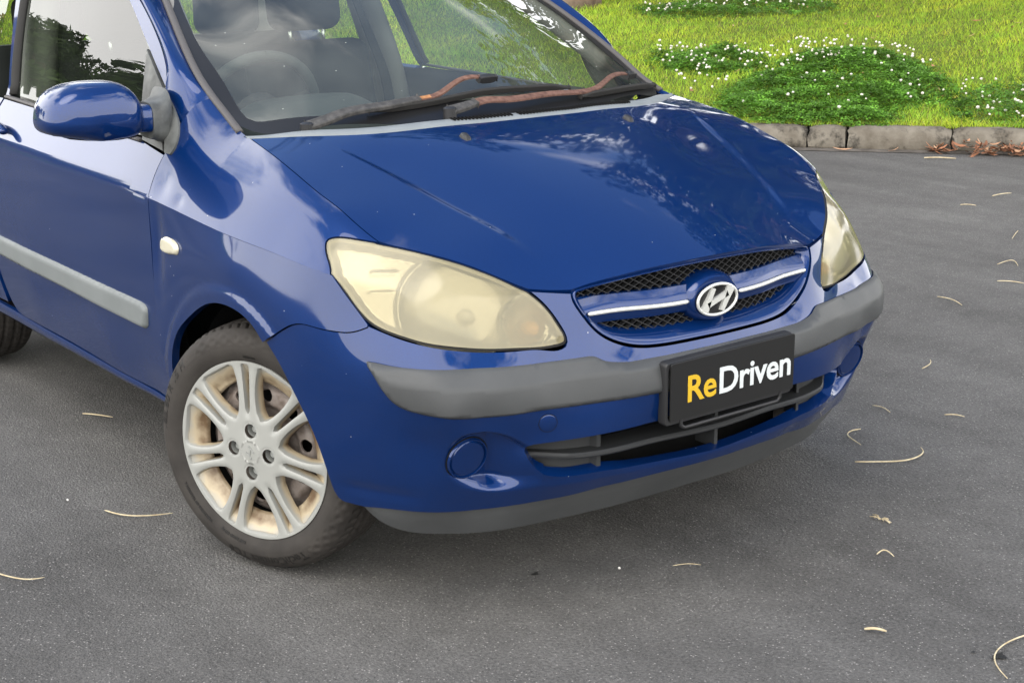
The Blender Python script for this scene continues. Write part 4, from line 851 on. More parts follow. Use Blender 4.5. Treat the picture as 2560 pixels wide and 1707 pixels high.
# slanted letter in the oval (curved cross stroke)
def stroke(pts,w0):
    P=dens(pts,.003); T=np.gradient(P,axis=0); T/=np.linalg.norm(T,axis=1,keepdims=True); n=np.c_[-T[:,1],T[:,0]]; wv=np.interp(np.linspace(0,1,len(P)),np.linspace(0,1,len(w0)),w0)[:,None]
    return np.r_[P+n*wv/2,(P-n*wv/2)[::-1]]
HGl=Geo()
for pts,wd in (([(-.036,-.024),(-.025,.0),(-.012,.0285)],[.020,.013,.010]),([(.012,-.0285),(.025,.0),(.036,.024)],[.010,.013,.020]),([(-.027,-.011),(-.010,-.004),(.0,.0),(.010,.004),(.027,.011)],[.013,.012,.012,.012,.013])):
    p=stroke(pts,wd)*[1.12,.95]; f0=lambda q:np.c_[np.full(len(q),.7125),q[:,0],.684+q[:,1]]; f1=lambda q:np.c_[np.full(len(q),.704),q[:,0],.684+q[:,1]]
    n=len(p); A0=f0(p); B0=f1(inset(p,-.0012)); F_=[(i,i+1,n-2-i,n-1-i) for i in range(n//2-1)]+[(i,(i+1)%n,(i+1)%n+n,i+n) for i in range(n)]
    HGl.add(np.r_[A0,B0],F_)
auto_smooth(HGl.build('letter','chrome',emb),40)
# ---- number plate
plate=empty('number_plate',(.7673,0,.5163),car); plate.rotation_euler=(math.radians(1.5),math.radians(1.8),math.radians(-1.8))
def rrect(w_,h_,r,n=6):
    out=[]
    for cx,cy,a0 in ((w_/2-r,h_/2-r,0),(-w_/2+r,h_/2-r,90),(-w_/2+r,-h_/2+r,180),(w_/2-r,-h_/2+r,270)):
        for i in range(n+1): t=math.radians(a0+90*i/n); out.append((cx+r*math.cos(t),cy+r*math.sin(t)))
    return np.array(out)
g=Geo(); g.prism(rrect(.372,.134,.006),lambda q:np.c_[np.full(len(q),.002),q[:,0],q[:,1]],lambda q:np.c_[np.full(len(q),-.002),q[:,0],q[:,1]]); bevel(g.build('plate','plate_black',plate,smooth=False),.0008)
fo=rrect(.384,.146,.010); fi=rrect(.364,.120,.008); g=Geo(); nf=len(fo); off=np.array([-.005,-.004])
V=[np.c_[np.full(nf,x),(p+off)] for p,x in ((fo,-.026),(fo,-.006),(inset(fo,.002),-.0035),(inset(fi,-.002),-.0035),(fi,-.006),(fi,-.026))]
g.add(np.concatenate(V),[(i*nf+j,i*nf+(j+1)%nf,((i+1)%6)*nf+(j+1)%nf,((i+1)%6)*nf+j) for i in range(6) for j in range(nf)]); 
# lower lip of the holder showing under the plate
fo2=rrect(.300,.03,.008); auto_smooth(g.build('holder','black_plastic',plate),40)
g=Geo(); P=np.array([(-.004,-.150,-.060),(-.004,-.150,-.083),(-.004,-.140,-.090),(-.004,.140,-.090),(-.004,.150,-.083),(-.004,.150,-.060)]); g.tube(dens(P,.01,False),.0045,8,up=(1,0,0)); g.build('bracket','black_plastic',plate)
def text_mesh(txt,size,mname,name,parent,fn,bold=.0,extr=.0004,space=1.):
    c=bpy.data.curves.new(name,'FONT'); c.body=txt; c.size=size; c.offset=bold; c.extrude=extr; c.space_character=space; c.resolution_u=4
    ob=bpy.data.objects.new(name,c); col.objects.link(ob); dg=bpy.context.evaluated_depsgraph_get(); me=bpy.data.meshes.new_from_object(ob.evaluated_get(dg)); bpy.data.objects.remove(ob); bpy.data.curves.remove(c)
    co=np.empty(len(me.vertices)*3); me.vertices.foreach_get('co',co); co=co.reshape(-1,3); wdt=co[:,0].max()
    me.vertices.foreach_set('co',fn(co).astype(float).ravel()); me.name=name; me.materials.clear(); me.materials.append(MATS[mname]); me.update()
    o2=bpy.data.objects.new(name,me); col.objects.link(o2); o2.parent=parent; return o2,wdt
TS=.084
_,w1=text_mesh('Re',TS,'letter_yellow','lettering',plate,lambda c:np.c_[.0024+c[:,2],-.142+c[:,0]*1.0,-.029+c[:,1]*1.02],.0015,.0004,.97)
text_mesh('Driven',TS,'letter_white','lettering',plate,lambda c:np.c_[.0024+c[:,2],-.142+w1+.0045+c[:,0]*1.0,-.029+c[:,1]*1.02],.0015,.0004,.97)
m=mat('plastic_black_worn',(.10,.105,.10),rough=.5,spec=.35); r,n,t=noise_col(m,14,(.045,.047,.046),(.145,.15,.143),.35,.75); LK(m,r.outputs[0],BS(m).inputs['Base Color'])
# ---- doors, pillars, windows
_sx=np.linspace(.9,3.95,600); _xx=pl_pos(_sx)[:,0]
def s_of_x(x): return np.interp(-np.asarray(x),-_xx,_sx)
def door_f(q):
    x,z=q[:,0],q[:,1]; p=shell(s_of_x(x),z); _,zc=crease_at_x(x); up=door_up(q); y=np.where(z>zc,up[:,1],p[:,1])
    y=np.where(z>zc,y,y); return np.c_[x,y,z]
x_of=lambda s:float(pl_pos(np.array([s]))[0,0])
gapf=[(x_of(s),z) for s,z in B['doorgap'][:-1]]
gapu=[(-0.4497,0.8525),(-0.4593,0.8782),(-0.4654,0.9174),(-0.4612,0.9505)]
dl=path(gapu[::-1],gapf+[(x_of(1.72),.335)],[(x_of(1.72),.335),(x_of(1.735),.318),(x_of(1.7845),.3145),(x_of(1.886),.3140),(x_of(2.3059),.3130),(x_of(2.814),.3101)],[(x_of(2.814),.3101),(x_of(2.8986),.3111),(x_of(2.9428),.3268),(x_of(2.9715),.3626),(x_of(3.0029),.439),(-1.735,.60),(-1.73,.75),(-1.69,.90),(-1.655,.986)],('L',[(-1.655,.986),(-.61,.9695),(-0.4612,0.9505)]),step=.016)
xs=np.linspace(-1.69,-.455,90); crl=np.c_[xs,crease_at_x(xs)[1]]
door=empty('front_door',parent=car)
def door_panel(name,poly,par,cons=(),grid=.022,inst=.0025):
    p=poly if area2(poly)>0 else poly[::-1]; g=Geo(); panel(g,inset(p,inst),door_f,(0,-1,.2),grid=grid,flange=.018,cons=cons,e=1.5e-3); return g.build(name,'paint',par)
door_panel('door_skin',dl,door,[crl[2:-1]])
# waist seal, side moulding, repeater
g=Geo(); P=door_f(np.array([(x,.995-.022*(x+1.6)) for x in np.linspace(-1.64,-.61,30)])); g.tube(P+[0,-.002,-.004],.011,8,0,.5,up=(0,0,1)); g.build('waist_seal','seal',door)
MOLD=path([(2.99,.5670),(2.3276,.5663),(1.8589,.5680)],[(1.8589,.5680),(1.8196,.5665),(1.7990,.5580),(1.8010,.5350),(1.8060,.5100)],[(1.8060,.5100),(1.8185,.5000),(1.8425,.4957),(1.934,.4945),(2.3134,.4971),(2.98,.5005)],('L',[(2.98,.5005),(2.99,.5670)]),step=.014)
def mold_x(q):
    g_=-sdf(q,MOLD); t=np.clip((q[:,1]-.5)/.066,0,1); return .001+.013*np.sqrt(np.clip(g_/.014,0,1)*(2-np.clip(g_/.014,0,1)))-.003*t
g=Geo(); panel(g,MOLD if area2(MOLD)>0 else MOLD[::-1],SH(mold_x),(0,-1,.2),grid=.010,flange=.004,e=8e-4); g.build('side_moulding','moulding_grey',door)
REP=path([(1.6741,.7599),(1.655,.7672),(1.6379,.7683),(1.61,.767),(1.5931,.7636),(1.580,.757),(1.5755,.748),(1.580,.737),(1.603,.7311),(1.62,.729),(1.6395,.7267),(1.66,.7275),(1.6754,.731),(1.678,.745),(1.6741,.7599)],step=.004)
def rep_x(q): g_=-sdf(q,REP); return .001+.010*np.sqrt(np.clip(g_/.010,0,1)*(2-np.clip(g_/.010,0,1)))+fend_x(q)
g=Geo(); panel(g,REP if area2(REP)>0 else REP[::-1],SH(rep_x),(0,-1,.2),grid=.005,flange=.005,e=6e-4); rep=g.build('side_repeater','repeater_lens',car)
# door handle (only its front end shows): recess rim and grip
g=Geo(); P=door_f(np.array([(-1.70,.922),(-1.60,.921),(-1.52,.917),(-1.475,.906)])); P=dens(P+[0,-.028,0],.015); rr=np.linspace(.018,.014,len(P)); g.tube(P,rr,12,0,.62); g.build('door_handle','paint',door)
# window frame strip, sail panel, glass
fr=path([(-0.4951,1.0045),(-0.5506,1.1099),(-0.5609,1.1392),(-0.5850,1.1678),(-0.6630,1.2239),(-0.8283,1.3095),(-0.9550,1.3640)],('L',[(-.955,1.364),(-1.01,1.354)]),[(-1.0100,1.3540),(-0.9018,1.3069),(-0.8086,1.2554),(-0.7035,1.1947)],('L',[(-0.7035,1.1947),(-0.5506,1.1040),(-0.4951,1.0045)]),step=.014)
door_panel('window_frame',fr,door,(),.012,.0022)
sail=path([(-0.4645,0.9558),(-0.5101,1.0045),(-0.5546,1.1050)],('L',[(-0.5546,1.1050),(-0.7035,1.1947)]),[(-0.7035,1.1947),(-0.6784,1.1038),(-0.6621,1.0510),(-0.6044,0.9700)],('L',[(-0.6044,0.9700),(-0.4645,0.9558)]),step=.012)
g=Geo(); panel(g,inset(sail if area2(sail)>0 else sail[::-1],.0025),lambda q:door_f(q)+[0,-.005,0],(0,-1,.2),grid=.012,flange=.012); g.build('mirror_base','plastic_black_worn',door)
gl=path([(-0.6044,0.9750),(-0.6621,1.0510),(-0.6784,1.1038),(-0.7035,1.1947),(-0.8086,1.2554),(-0.9018,1.3069),(-1.0100,1.3540),(-1.1500,1.3760)],('L',[(-1.15,1.376),(-1.70,1.37)]),[(-1.7000,1.3700),(-1.6794,1.2793),(-1.6442,1.1437),(-1.5960,1.0000)],('L',[(-1.596,1.0),(-0.6044,.975)]),step=.03)
g=Geo(); panel(g,gl if area2(gl)>0 else gl[::-1],lambda q:door_f(q)+[0,.010,0],(0,-1,.2),grid=.05,flange=0); g.build('window_glass','window_glass',door)
g=Geo(); P=door_f(dens([(-1.606,1.0),(-1.6542,1.1437),(-1.6894,1.2793),(-1.71,1.36)],.03)); g.tube(P+[0,.004,0],.016,8,0,.6); g.build('glass_channel','black_rubber',door)
rp_=path([(-1.655,.9875),(-1.7091,1.1402),(-1.7563,1.2769),(-1.785,1.362)],('L',[(-1.785,1.362),(-1.725,1.365)]),[(-1.725,1.365),(-1.7044,1.2793),(-1.6692,1.1437),(-1.622,.995)],('L',[(-1.622,.995),(-1.655,.9875)]),step=.02)
p_=rp_ if area2(rp_)>0 else rp_[::-1]; g=Geo(); panel(g,p_,lambda q:door_f(q)+[0,.001,0],(0,-1,.2),grid=.02,flange=.01); g.build('rear_frame','paint',door)
# rear door / quarter, sill
ra=[(-2.30+.365*math.cos(t),.31+.36*math.sin(t)) for t in np.radians(np.linspace(178,2,30))][::-1]
rd=path(('L',[(-1.662,.9875),(-1.70,.90)]),[(-1.70,.90),(-1.755,.75),(-1.77,.60),(-1.735,.439)],('L',[(-1.735,.439),(-1.70,.33)]),('L',[(-1.70,.33),(-1.93,.325)]),ra,('L',[(-2.665,.33),(-2.85,.33),(-2.9,.985),(-1.662,.9875)]),step=.03)
xs=np.linspace(-2.8,-1.75,40); crl2=np.c_[xs,crease_at_x(xs)[1]]
rdoor=empty('rear_side',parent=car); door_panel('rear_door_skin',rd,rdoor,[crl2],.04)
def sill_geo():
    g=Geo(); V=[];xs=np.linspace(-.43,-1.98,60); k=7
    for x in xs:
        s=s_of_x(x); a=shell([s],[.3085])[0]; zb=.2955-.0145*(-x-.4)/1.2
        for dy,z in ((.012,.3120),(.001,.3085),(-.001,.300),(.001,zb),(.012,zb-.012),(.05,zb-.03),(.12,zb-.035)): V.append((x,a[1]+dy,z))
    g.add(V,[(i*k+j,i*k+j+1,(i+1)*k+j+1,(i+1)*k+j) for i in range(59) for j in range(k-1)]); return auto_smooth(g.build('sill','paint',car),50)
sill=sill_geo()
# A pillar between the door gap and the windscreen
GP=door_f(np.array([(-0.4680,0.9820),(-0.5031,1.0075),(-0.5516,1.1121),(-0.5619,1.1414),(-0.5860,1.1700),(-0.6640,1.2261),(-0.8293,1.3117),(-0.9600,1.3680),(-1.1200,1.4100)]))
EP=np.r_[[(x,*hedge(np.array([x]))[0]) for x in (-.4035,-.418,-.445,-.468,-.50,-.585,-.70)],[(-.87,-.583,1.325),(-1.02,-.545,1.392)]]
gs,es=Spline(GP,t=np.arange(9)),Spline(EP,t=np.arange(9)); V=[];ts=np.linspace(0,8,70);nv=12
for t in ts:
    a,b=gs(np.array([t]))[0],es(np.array([t]))[0]; m_=(a+b)/2+np.array([.012,-.030,.020])*min(1,.55+.1*t)
    for v in np.linspace(0,1,nv): V.append((1-v)**2*a+2*v*(1-v)*m_+v*v*b)
g=Geo(); g.add(V,[(i*nv+j,i*nv+j+1,(i+1)*nv+j+1,(i+1)*nv+j) for i in range(69) for j in range(nv-1)])
pil=g.build('windscreen_pillar','paint',car)
# ---- windscreen
WP=sym([(-.309,-.677,1.043),(-.399,-.676,1.086),(-.471,-.672,1.124),(-.594,-.652,1.191),(-.70,-.628,1.248),(-1.0,-.55,1.385),(-.04,0,1.035),(-.45,0,1.245),(-.78,0,1.40),(-.11,-.35,1.035),(-.52,-.35,1.245),(-.845,-.33,1.39),(-.24,-.60,1.035),(-.20,-.684,1.0),(.02,0,1.0)])
wt=TPS(WP[:,1:],WP[:,0],lam=1e-5)
def ws_f(q): return np.c_[wt(q),q]
we=path([(-.668,1.030),(-.668,1.043),(-.667,1.086),(-.662,1.124),(-.642,1.191),(-.618,1.248),(-.575,1.325),(-.54,1.385)],('L',[(-.54,1.385),(0,1.405)]),step=.02)
wb=path([(0,1.022),(-.3,1.022),(-.55,1.020),(-.66,1.024),(-.668,1.030)],step=.02)
wh=np.r_[wb,we[1:]]; WSO=np.r_[wh,(wh*[-1,1])[::-1][1:-1]]; WSO=WSO if area2(WSO)>0 else WSO[::-1]
wscr=empty('windscreen',parent=car)
g=Geo(); panel(g,WSO,ws_f,(1,0,1),grid=.03,flange=0); g.build('glass','windscreen_glass',wscr)
fi_=path([(0,1.066),(-.2298,1.0615),(-.3263,1.0564),(-.4434,1.0474),(-.5492,1.0433),(-.6124,1.0372),(-.6285,1.0380),(-.6375,1.0440),(-.6387,1.0560)],[(-.6387,1.0560),(-.6335,1.0800),(-.6289,1.0967),(-.6191,1.1494),(-.611,1.2005),(-.5984,1.2352),(-.5606,1.3064),(-.535,1.345)],('L',[(-.535,1.345),(-.45,1.36),(0,1.375)]),step=.012)
FI=np.r_[fi_,(fi_*[-1,1])[::-1][1:-1]]; FI=FI if area2(FI)>0 else FI[::-1]
g=Geo(); panel(g,WSO,lambda q:ws_f(q)+np.array([.0008,0,.0012]),(1,0,1),holes=[FI],grid=.03,flange=0,hole_flange=0); g.build('black_border','frit',wscr)
for sg in (1,-1):
    g=Geo(); P=np.r_[[(-.245,-.680,1.020),(-.309,-.674,1.046)],EP[[0,3,4,5,6,7,8]]+[.004,.003,.004]]; P=dens(P,.03)*[1,sg,1]; g.tube(P,.0105,8,0,.7); g.build('edge_seal','seal',wscr)
# ---- cowl panel with vent slots
cowl=empty('cowl_panel',parent=car)
cf=np.array([(.025,0),(.02,-.15),(.0,-.35),(-.047,-.497),(-.112,-.59),(-.160,-.650),(-.192,-.686)]); cfs=Spline(cf); V=[];ts=np.linspace(-1,1,121)
prof=[(.000,-.030),(.002,-.004),(-.004,.0035),(-.016,.0075),(-.034,.0105),(-.042,.008),(-.050,-.02)]
for t in ts:
    c=cfs(np.array([abs(t)*cfs.t[-1]]))[0]; z=hood_t(np.array([c]))[0]; k=1-.62*sm(.72,1,abs(t))*1.0
    for dx,dz in prof: V.append((c[0]-.0045+dx*k,c[1]*(1 if t>=0 else -1),z+dz*(1 if dz<0 else k)-.001))
k=len(prof); g=Geo(); g.add(V,[(i*k+j,i*k+j+1,(i+1)*k+j+1,(i+1)*k+j) for i in range(120) for j in range(k-1)]); auto_smooth(g.build('cowl_trim','plastic_light',cowl),40)
slot=None
for y in np.r_[np.arange(-.215,-.045,.0105),np.arange(-.02,.375,.0105)]:
    c0_=np.interp(abs(y),-cf[:,1],cf[:,0]); z=hood_t(np.array([[c0_,y]]))[0]; lc=(c0_-.0260,float(y),z+.0098)
    if slot is None:
        g=Geo(); g.box((0,0,0),(.021,.0036,.003),np.array(Matrix.Rotation(math.radians(9),3,'Y'))); slot=g.build('vent_slot','black_matte',cowl,smooth=False,loc=lc)
    else: s_=slot.copy(); col.objects.link(s_); s_.location=lc
g=Geo(); P=np.array([(np.interp(abs(y),-cf[:,1],cf[:,0])-.047,y,1.006) for y in np.linspace(-.66,.66,50)]); Q=P+[-.09,0,-.005]; g.add(np.r_[P,Q],[(i,i+1,51+i,50+i) for i in range(49)]); g.build('drain_tray','black_matte',cowl)
# ---- washer jets on the bonnet
for y in (-.257,.257):
    g=Geo(); c=hood_f(np.array([[.101,y]]))[0]; V=[]
    for x,w0,h in ((-.018,.006,.001),(-.012,.0085,.010),(.0,.0095,.0145),(.010,.0085,.0125),(.016,.006,.001)):
        for a in np.linspace(0,math.pi,9): V.append(c+np.array([x,w0*math.cos(a)*1.1,h*math.sin(a)-.001-x*.32]))
    g.add(V,[(i*9+j,i*9+j+1,(i+1)*9+j+1,(i+1)*9+j) for i in range(4) for j in range(8)]); g.add(V[:9],[tuple(range(9))]); g.add(V[-9:],[tuple(range(9))[::-1]]); auto_smooth(g.build('washer_jet','black_plastic',hood),40)
# ---- wipers
def wpath(pts,off): 
    q=np.array(pts); n=fnormal(ws_f,q,.01); n=n*np.sign(n[:,2:3]); return ws_f(q)+n*np.asarray(off)[:,None]
def ribbon(g,P,wv,th,mi=0):
    P=np.asarray(P); n=len(P); T=np.gradient(P,axis=0); T/=np.linalg.norm(T,axis=1,keepdims=True); up=np.array([.45,0,.89]); S_=np.cross(T,up); S_/=np.linalg.norm(S_,axis=1,keepdims=True); U=np.cross(S_,T); wv=np.broadcast_to(wv,(n,))[:,None]; th=np.broadcast_to(th,(n,))[:,None]
    V=np.stack([P-S_*wv/2-U*th/2,P-S_*wv/2*.85+U*th/2,P+S_*wv/2*.85+U*th/2,P+S_*wv/2-U*th/2],1).reshape(-1,3)
    g.add(V,[(i*4+j,i*4+(j+1)%4,(i+1)*4+(j+1)%4,(i+1)*4+j) for i in range(n-1) for j in range(4)]+[(0,1,2,3),(4*n-1,4*n-2,4*n-3,4*n-4)],None,mi)
def wiper(base,rodp,blade,rustfrac,lab):
    w_=empty('wiper',parent=car); tag(w_,lab)
    P=dens(wpath(*base),.01); g=Geo(); ribbon(g,P,np.linspace(.034,.024,len(P)),.012); k=bevel(g.build('arm',rustfrac[0],w_,smooth=False),.003)
    P=dens(wpath(*rodp),.008); g=Geo(); ribbon(g,P,np.linspace(*rustfrac[2],len(P)),.0055); n=len(P); bevel(g.build('arm_rod','rust',w_,smooth=False),.001)
    if rustfrac[1]: g=Geo(); ribbon(g,P[:5]+[0,0,.0012],.0135,.005); g.build('rust_patch','rust_orange',w_,smooth=False)
    P=dens(wpath(*blade),.01); g=Geo(); n=len(P); hh=.017*np.clip(np.minimum(np.arange(n)+2,n+1-np.arange(n))/8,.35,1); ribbon(g,P,.012,hh); bevel(g.build('blade','black_rubber',w_,smooth=False),.003)
    e=wpath([rodp[0][-1]],[rodp[1][-1]])[0]; d=P[min(n-1,np.argmin(((P-e)**2).sum(1))+3)]-P[max(0,np.argmin(((P-e)**2).sum(1))-3)]; d/=np.linalg.norm(d)
    g=Geo(); ribbon(g,np.array([e-d*.02,e-d*.01,e+d*.015,e+d*.03,e+d*.036])-[0,0,.004],[.014,.018,.018,.016,.012],[.012,.02,.022,.018,.010]); bevel(g.build('blade_clip','black_plastic',w_,smooth=False),.003)
    c=wpath([base[0][0]],[base[1][0]])[0]; g=Geo(); g.tube([c-[0,0,.02],c+[0,0,.006],c+[0,0,.010]],[.017,.017,.010],14); auto_smooth(g.build('pivot_cap','black_plastic',w_),40); return w_
wiper(([(-.5452,1.0111),(-.4950,1.0205),(-.4490,1.0320),(-.3500,1.0465),(-.2473,1.0600)],[.024,.028,.028,.024,.020]),([(-.2473,1.0600),(-.2087,1.0635),(-.1656,1.0729),(-.1209,1.0855),(-.0842,1.0902),(-.0352,1.0891)],[.020,.020,.024,.028,.032,.030]),([(-.38,1.0450),(-.2176,1.057),(-.0491,1.0713),(.10,1.069),(.1518,1.067),(.2298,1.0608)],[.012]*6),('wiper_black',True,(.018,.014)),'driver side wiper with black arm and a rusted rod')
wiper(([(-.2029,1.029),(-.167,1.0319),(-.125,1.0385)],[.026,.030,.030]),([(-.125,1.0385),(-.0924,1.0438),(-.0401,1.0435),(.06,1.0455),(.1418,1.0470),(.2602,1.0448),(.3229,1.0462),(.4183,1.0571),(.4801,1.0577),(.5323,1.0532)],[.030,.028,.026,.024,.022,.018,.020,.028,.030,.028]),([(.2367,1.0399),(.3225,1.0395),(.4873,1.0359),(.6563,1.0260)],[.012]*4),('wiper_black',False,(.027,.013)),'passenger side wiper with a rusted brown arm')
# ---- door mirror
def mirror():
    mr_=empty('door_mirror',parent=car)
    out=dens([(-1.064,1.063),(-1.059,1.082),(-1.033,1.115),(-.994,1.132),(-.955,1.137),(-.917,1.137),(-.878,1.132),(-.850,1.116),(-.832,1.092),(-.822,1.061),(-.821,1.040),(-.823,1.012),(-.836,1.0035),(-.879,.998),(-.930,.994),(-.986,1.003),(-1.040,1.014),(-1.060,1.024),(-1.066,1.040),(-1.064,1.063)],.006)[:-1]
    c=np.array([-.945,1.044]); V=[];n=len(out); lay=[(.97,-.075),(1.0,-.055),(1.005,-.030),(1.0,-.010),(.975,.012),(.925,.029),(.84,.043),(.70,.053),(.50,.059),(.25,.062),(.02,.063)]
    for f,x in lay:
        q=c+(out-c)*f; ex=1-.70*sm(.004,-.020,out[:,1]-c[1]); q[:,1]=c[1]+(out[:,1]-c[1])*f**ex; V.append(np.c_[np.full(n,-.50)+x+.10*(q[:,0]+.945),q])
    # crease: the lower third tucks back
    V=np.concatenate(V); low=sm(1.044,1.000,V[:,2]); V[:,0]-=.014*low*sm(-.56,-.46,V[:,0])
    g=Geo(); g.add(V,[(i*n+j,i*n+(j+1)%n,(i+1)*n+(j+1)%n,(i+1)*n+j) for i in range(len(lay)-1) for j in range(n)]+[tuple((len(lay)-1)*n+j for j in range(n))]); g.build('mirror_shell','paint',mr_)
    g=Geo(); q=c+(out-c)*.93; g.add(np.c_[-.565+.10*(q[:,0]+.945),q],[tuple(range(n))]); g.build('mirror_glass','chrome',mr_,smooth=False)
    # neck to the door, painted cap and black foot
    g=Geo(); V=[]
    for y,x0,x1,z0,z1 in ((-.835,-.54,-.462,1.008,1.073),(-.812,-.54,-.452,1.006,1.076),(-.800,-.54,-.455,1.006,1.074)):
        for a in range(20):
            t=2*math.pi*a/20; cx=np.sign(math.cos(t))*abs(math.cos(t))**.5; cz=np.sign(math.sin(t))*abs(math.sin(t))**.5; V.append(((x0+x1)/2+(x1-x0)/2*cx,y,(z0+z1)/2+(z1-z0)/2*cz))
    g.add(V,[(i*20+j,i*20+(j+1)%20,(i+1)*20+(j+1)%20,(i+1)*20+j) for i in range(2) for j in range(20)]); auto_smooth(g.build('mirror_neck','paint',mr_),40)
    g=Geo(); V=[]
    for y,x0,x1,z0,z1 in ((-.81,-.55,-.448,.990,1.080),(-.790,-.555,-.446,.984,1.084),(-.770,-.57,-.450,.975,1.092),(-.75,-.60,-.47,.96,1.11)):
        for a in range(24):
            t=2*math.pi*a/24; cx=np.sign(math.cos(t))*abs(math.cos(t))**.6; cz=np.sign(math.sin(t))*abs(math.sin(t))**.6; V.append(((x0+x1)/2+(x1-x0)/2*cx,y,(z0+z1)/2+(z1-z0)/2*cz))
    g.add(V,[(i*24+j,i*24+(j+1)%24,(i+1)*24+(j+1)%24,(i+1)*24+j) for i in range(3) for j in range(24)]); g.add(V[:24],[tuple(range(24))]); auto_smooth(g.build('mirror_foot','plastic_black_worn',mr_),50)
    # dark underside cover
    g=Geo(); P=dens([(-.52,-1.04,1.019),(-.51,-.97,1.006),(-.505,-.90,1.000),(-.50,-.84,1.002)],.02); g.tube(P,[.010]*2+[.016]*(len(P)-4)+[.014]*2,10,0,.55); g.build('lower_cover','black_plastic',mr_)
    return mr_
mirror_r=mirror()
sf=path([(-0.5494,0.1855),(-0.4980,0.1790),(-0.4525,0.1689),(-0.4289,0.1582),(-0.4120,0.1366),(-0.4088,0.1128),(-0.4157,0.0981)],('L',[(-0.4157,0.0981),(-0.4427,0.0930)]),[(-0.4427,0.0930),(-0.4780,0.1310),(-0.5150,0.1642),(-0.5494,0.1855)],step=.008)
g=Geo(); panel(g,sf if area2(sf)>0 else sf[::-1],lambda q:fend_up(q)+[.001,-.005,.003],(0,-1,.5),grid=.008,flange=.008); sailf=g.build('mirror_base_cap','plastic_black_worn',car)
# left side of the car
for o_ in (door,rdoor,sill,pil,rep,sailf): mirror_obj(o_,car)
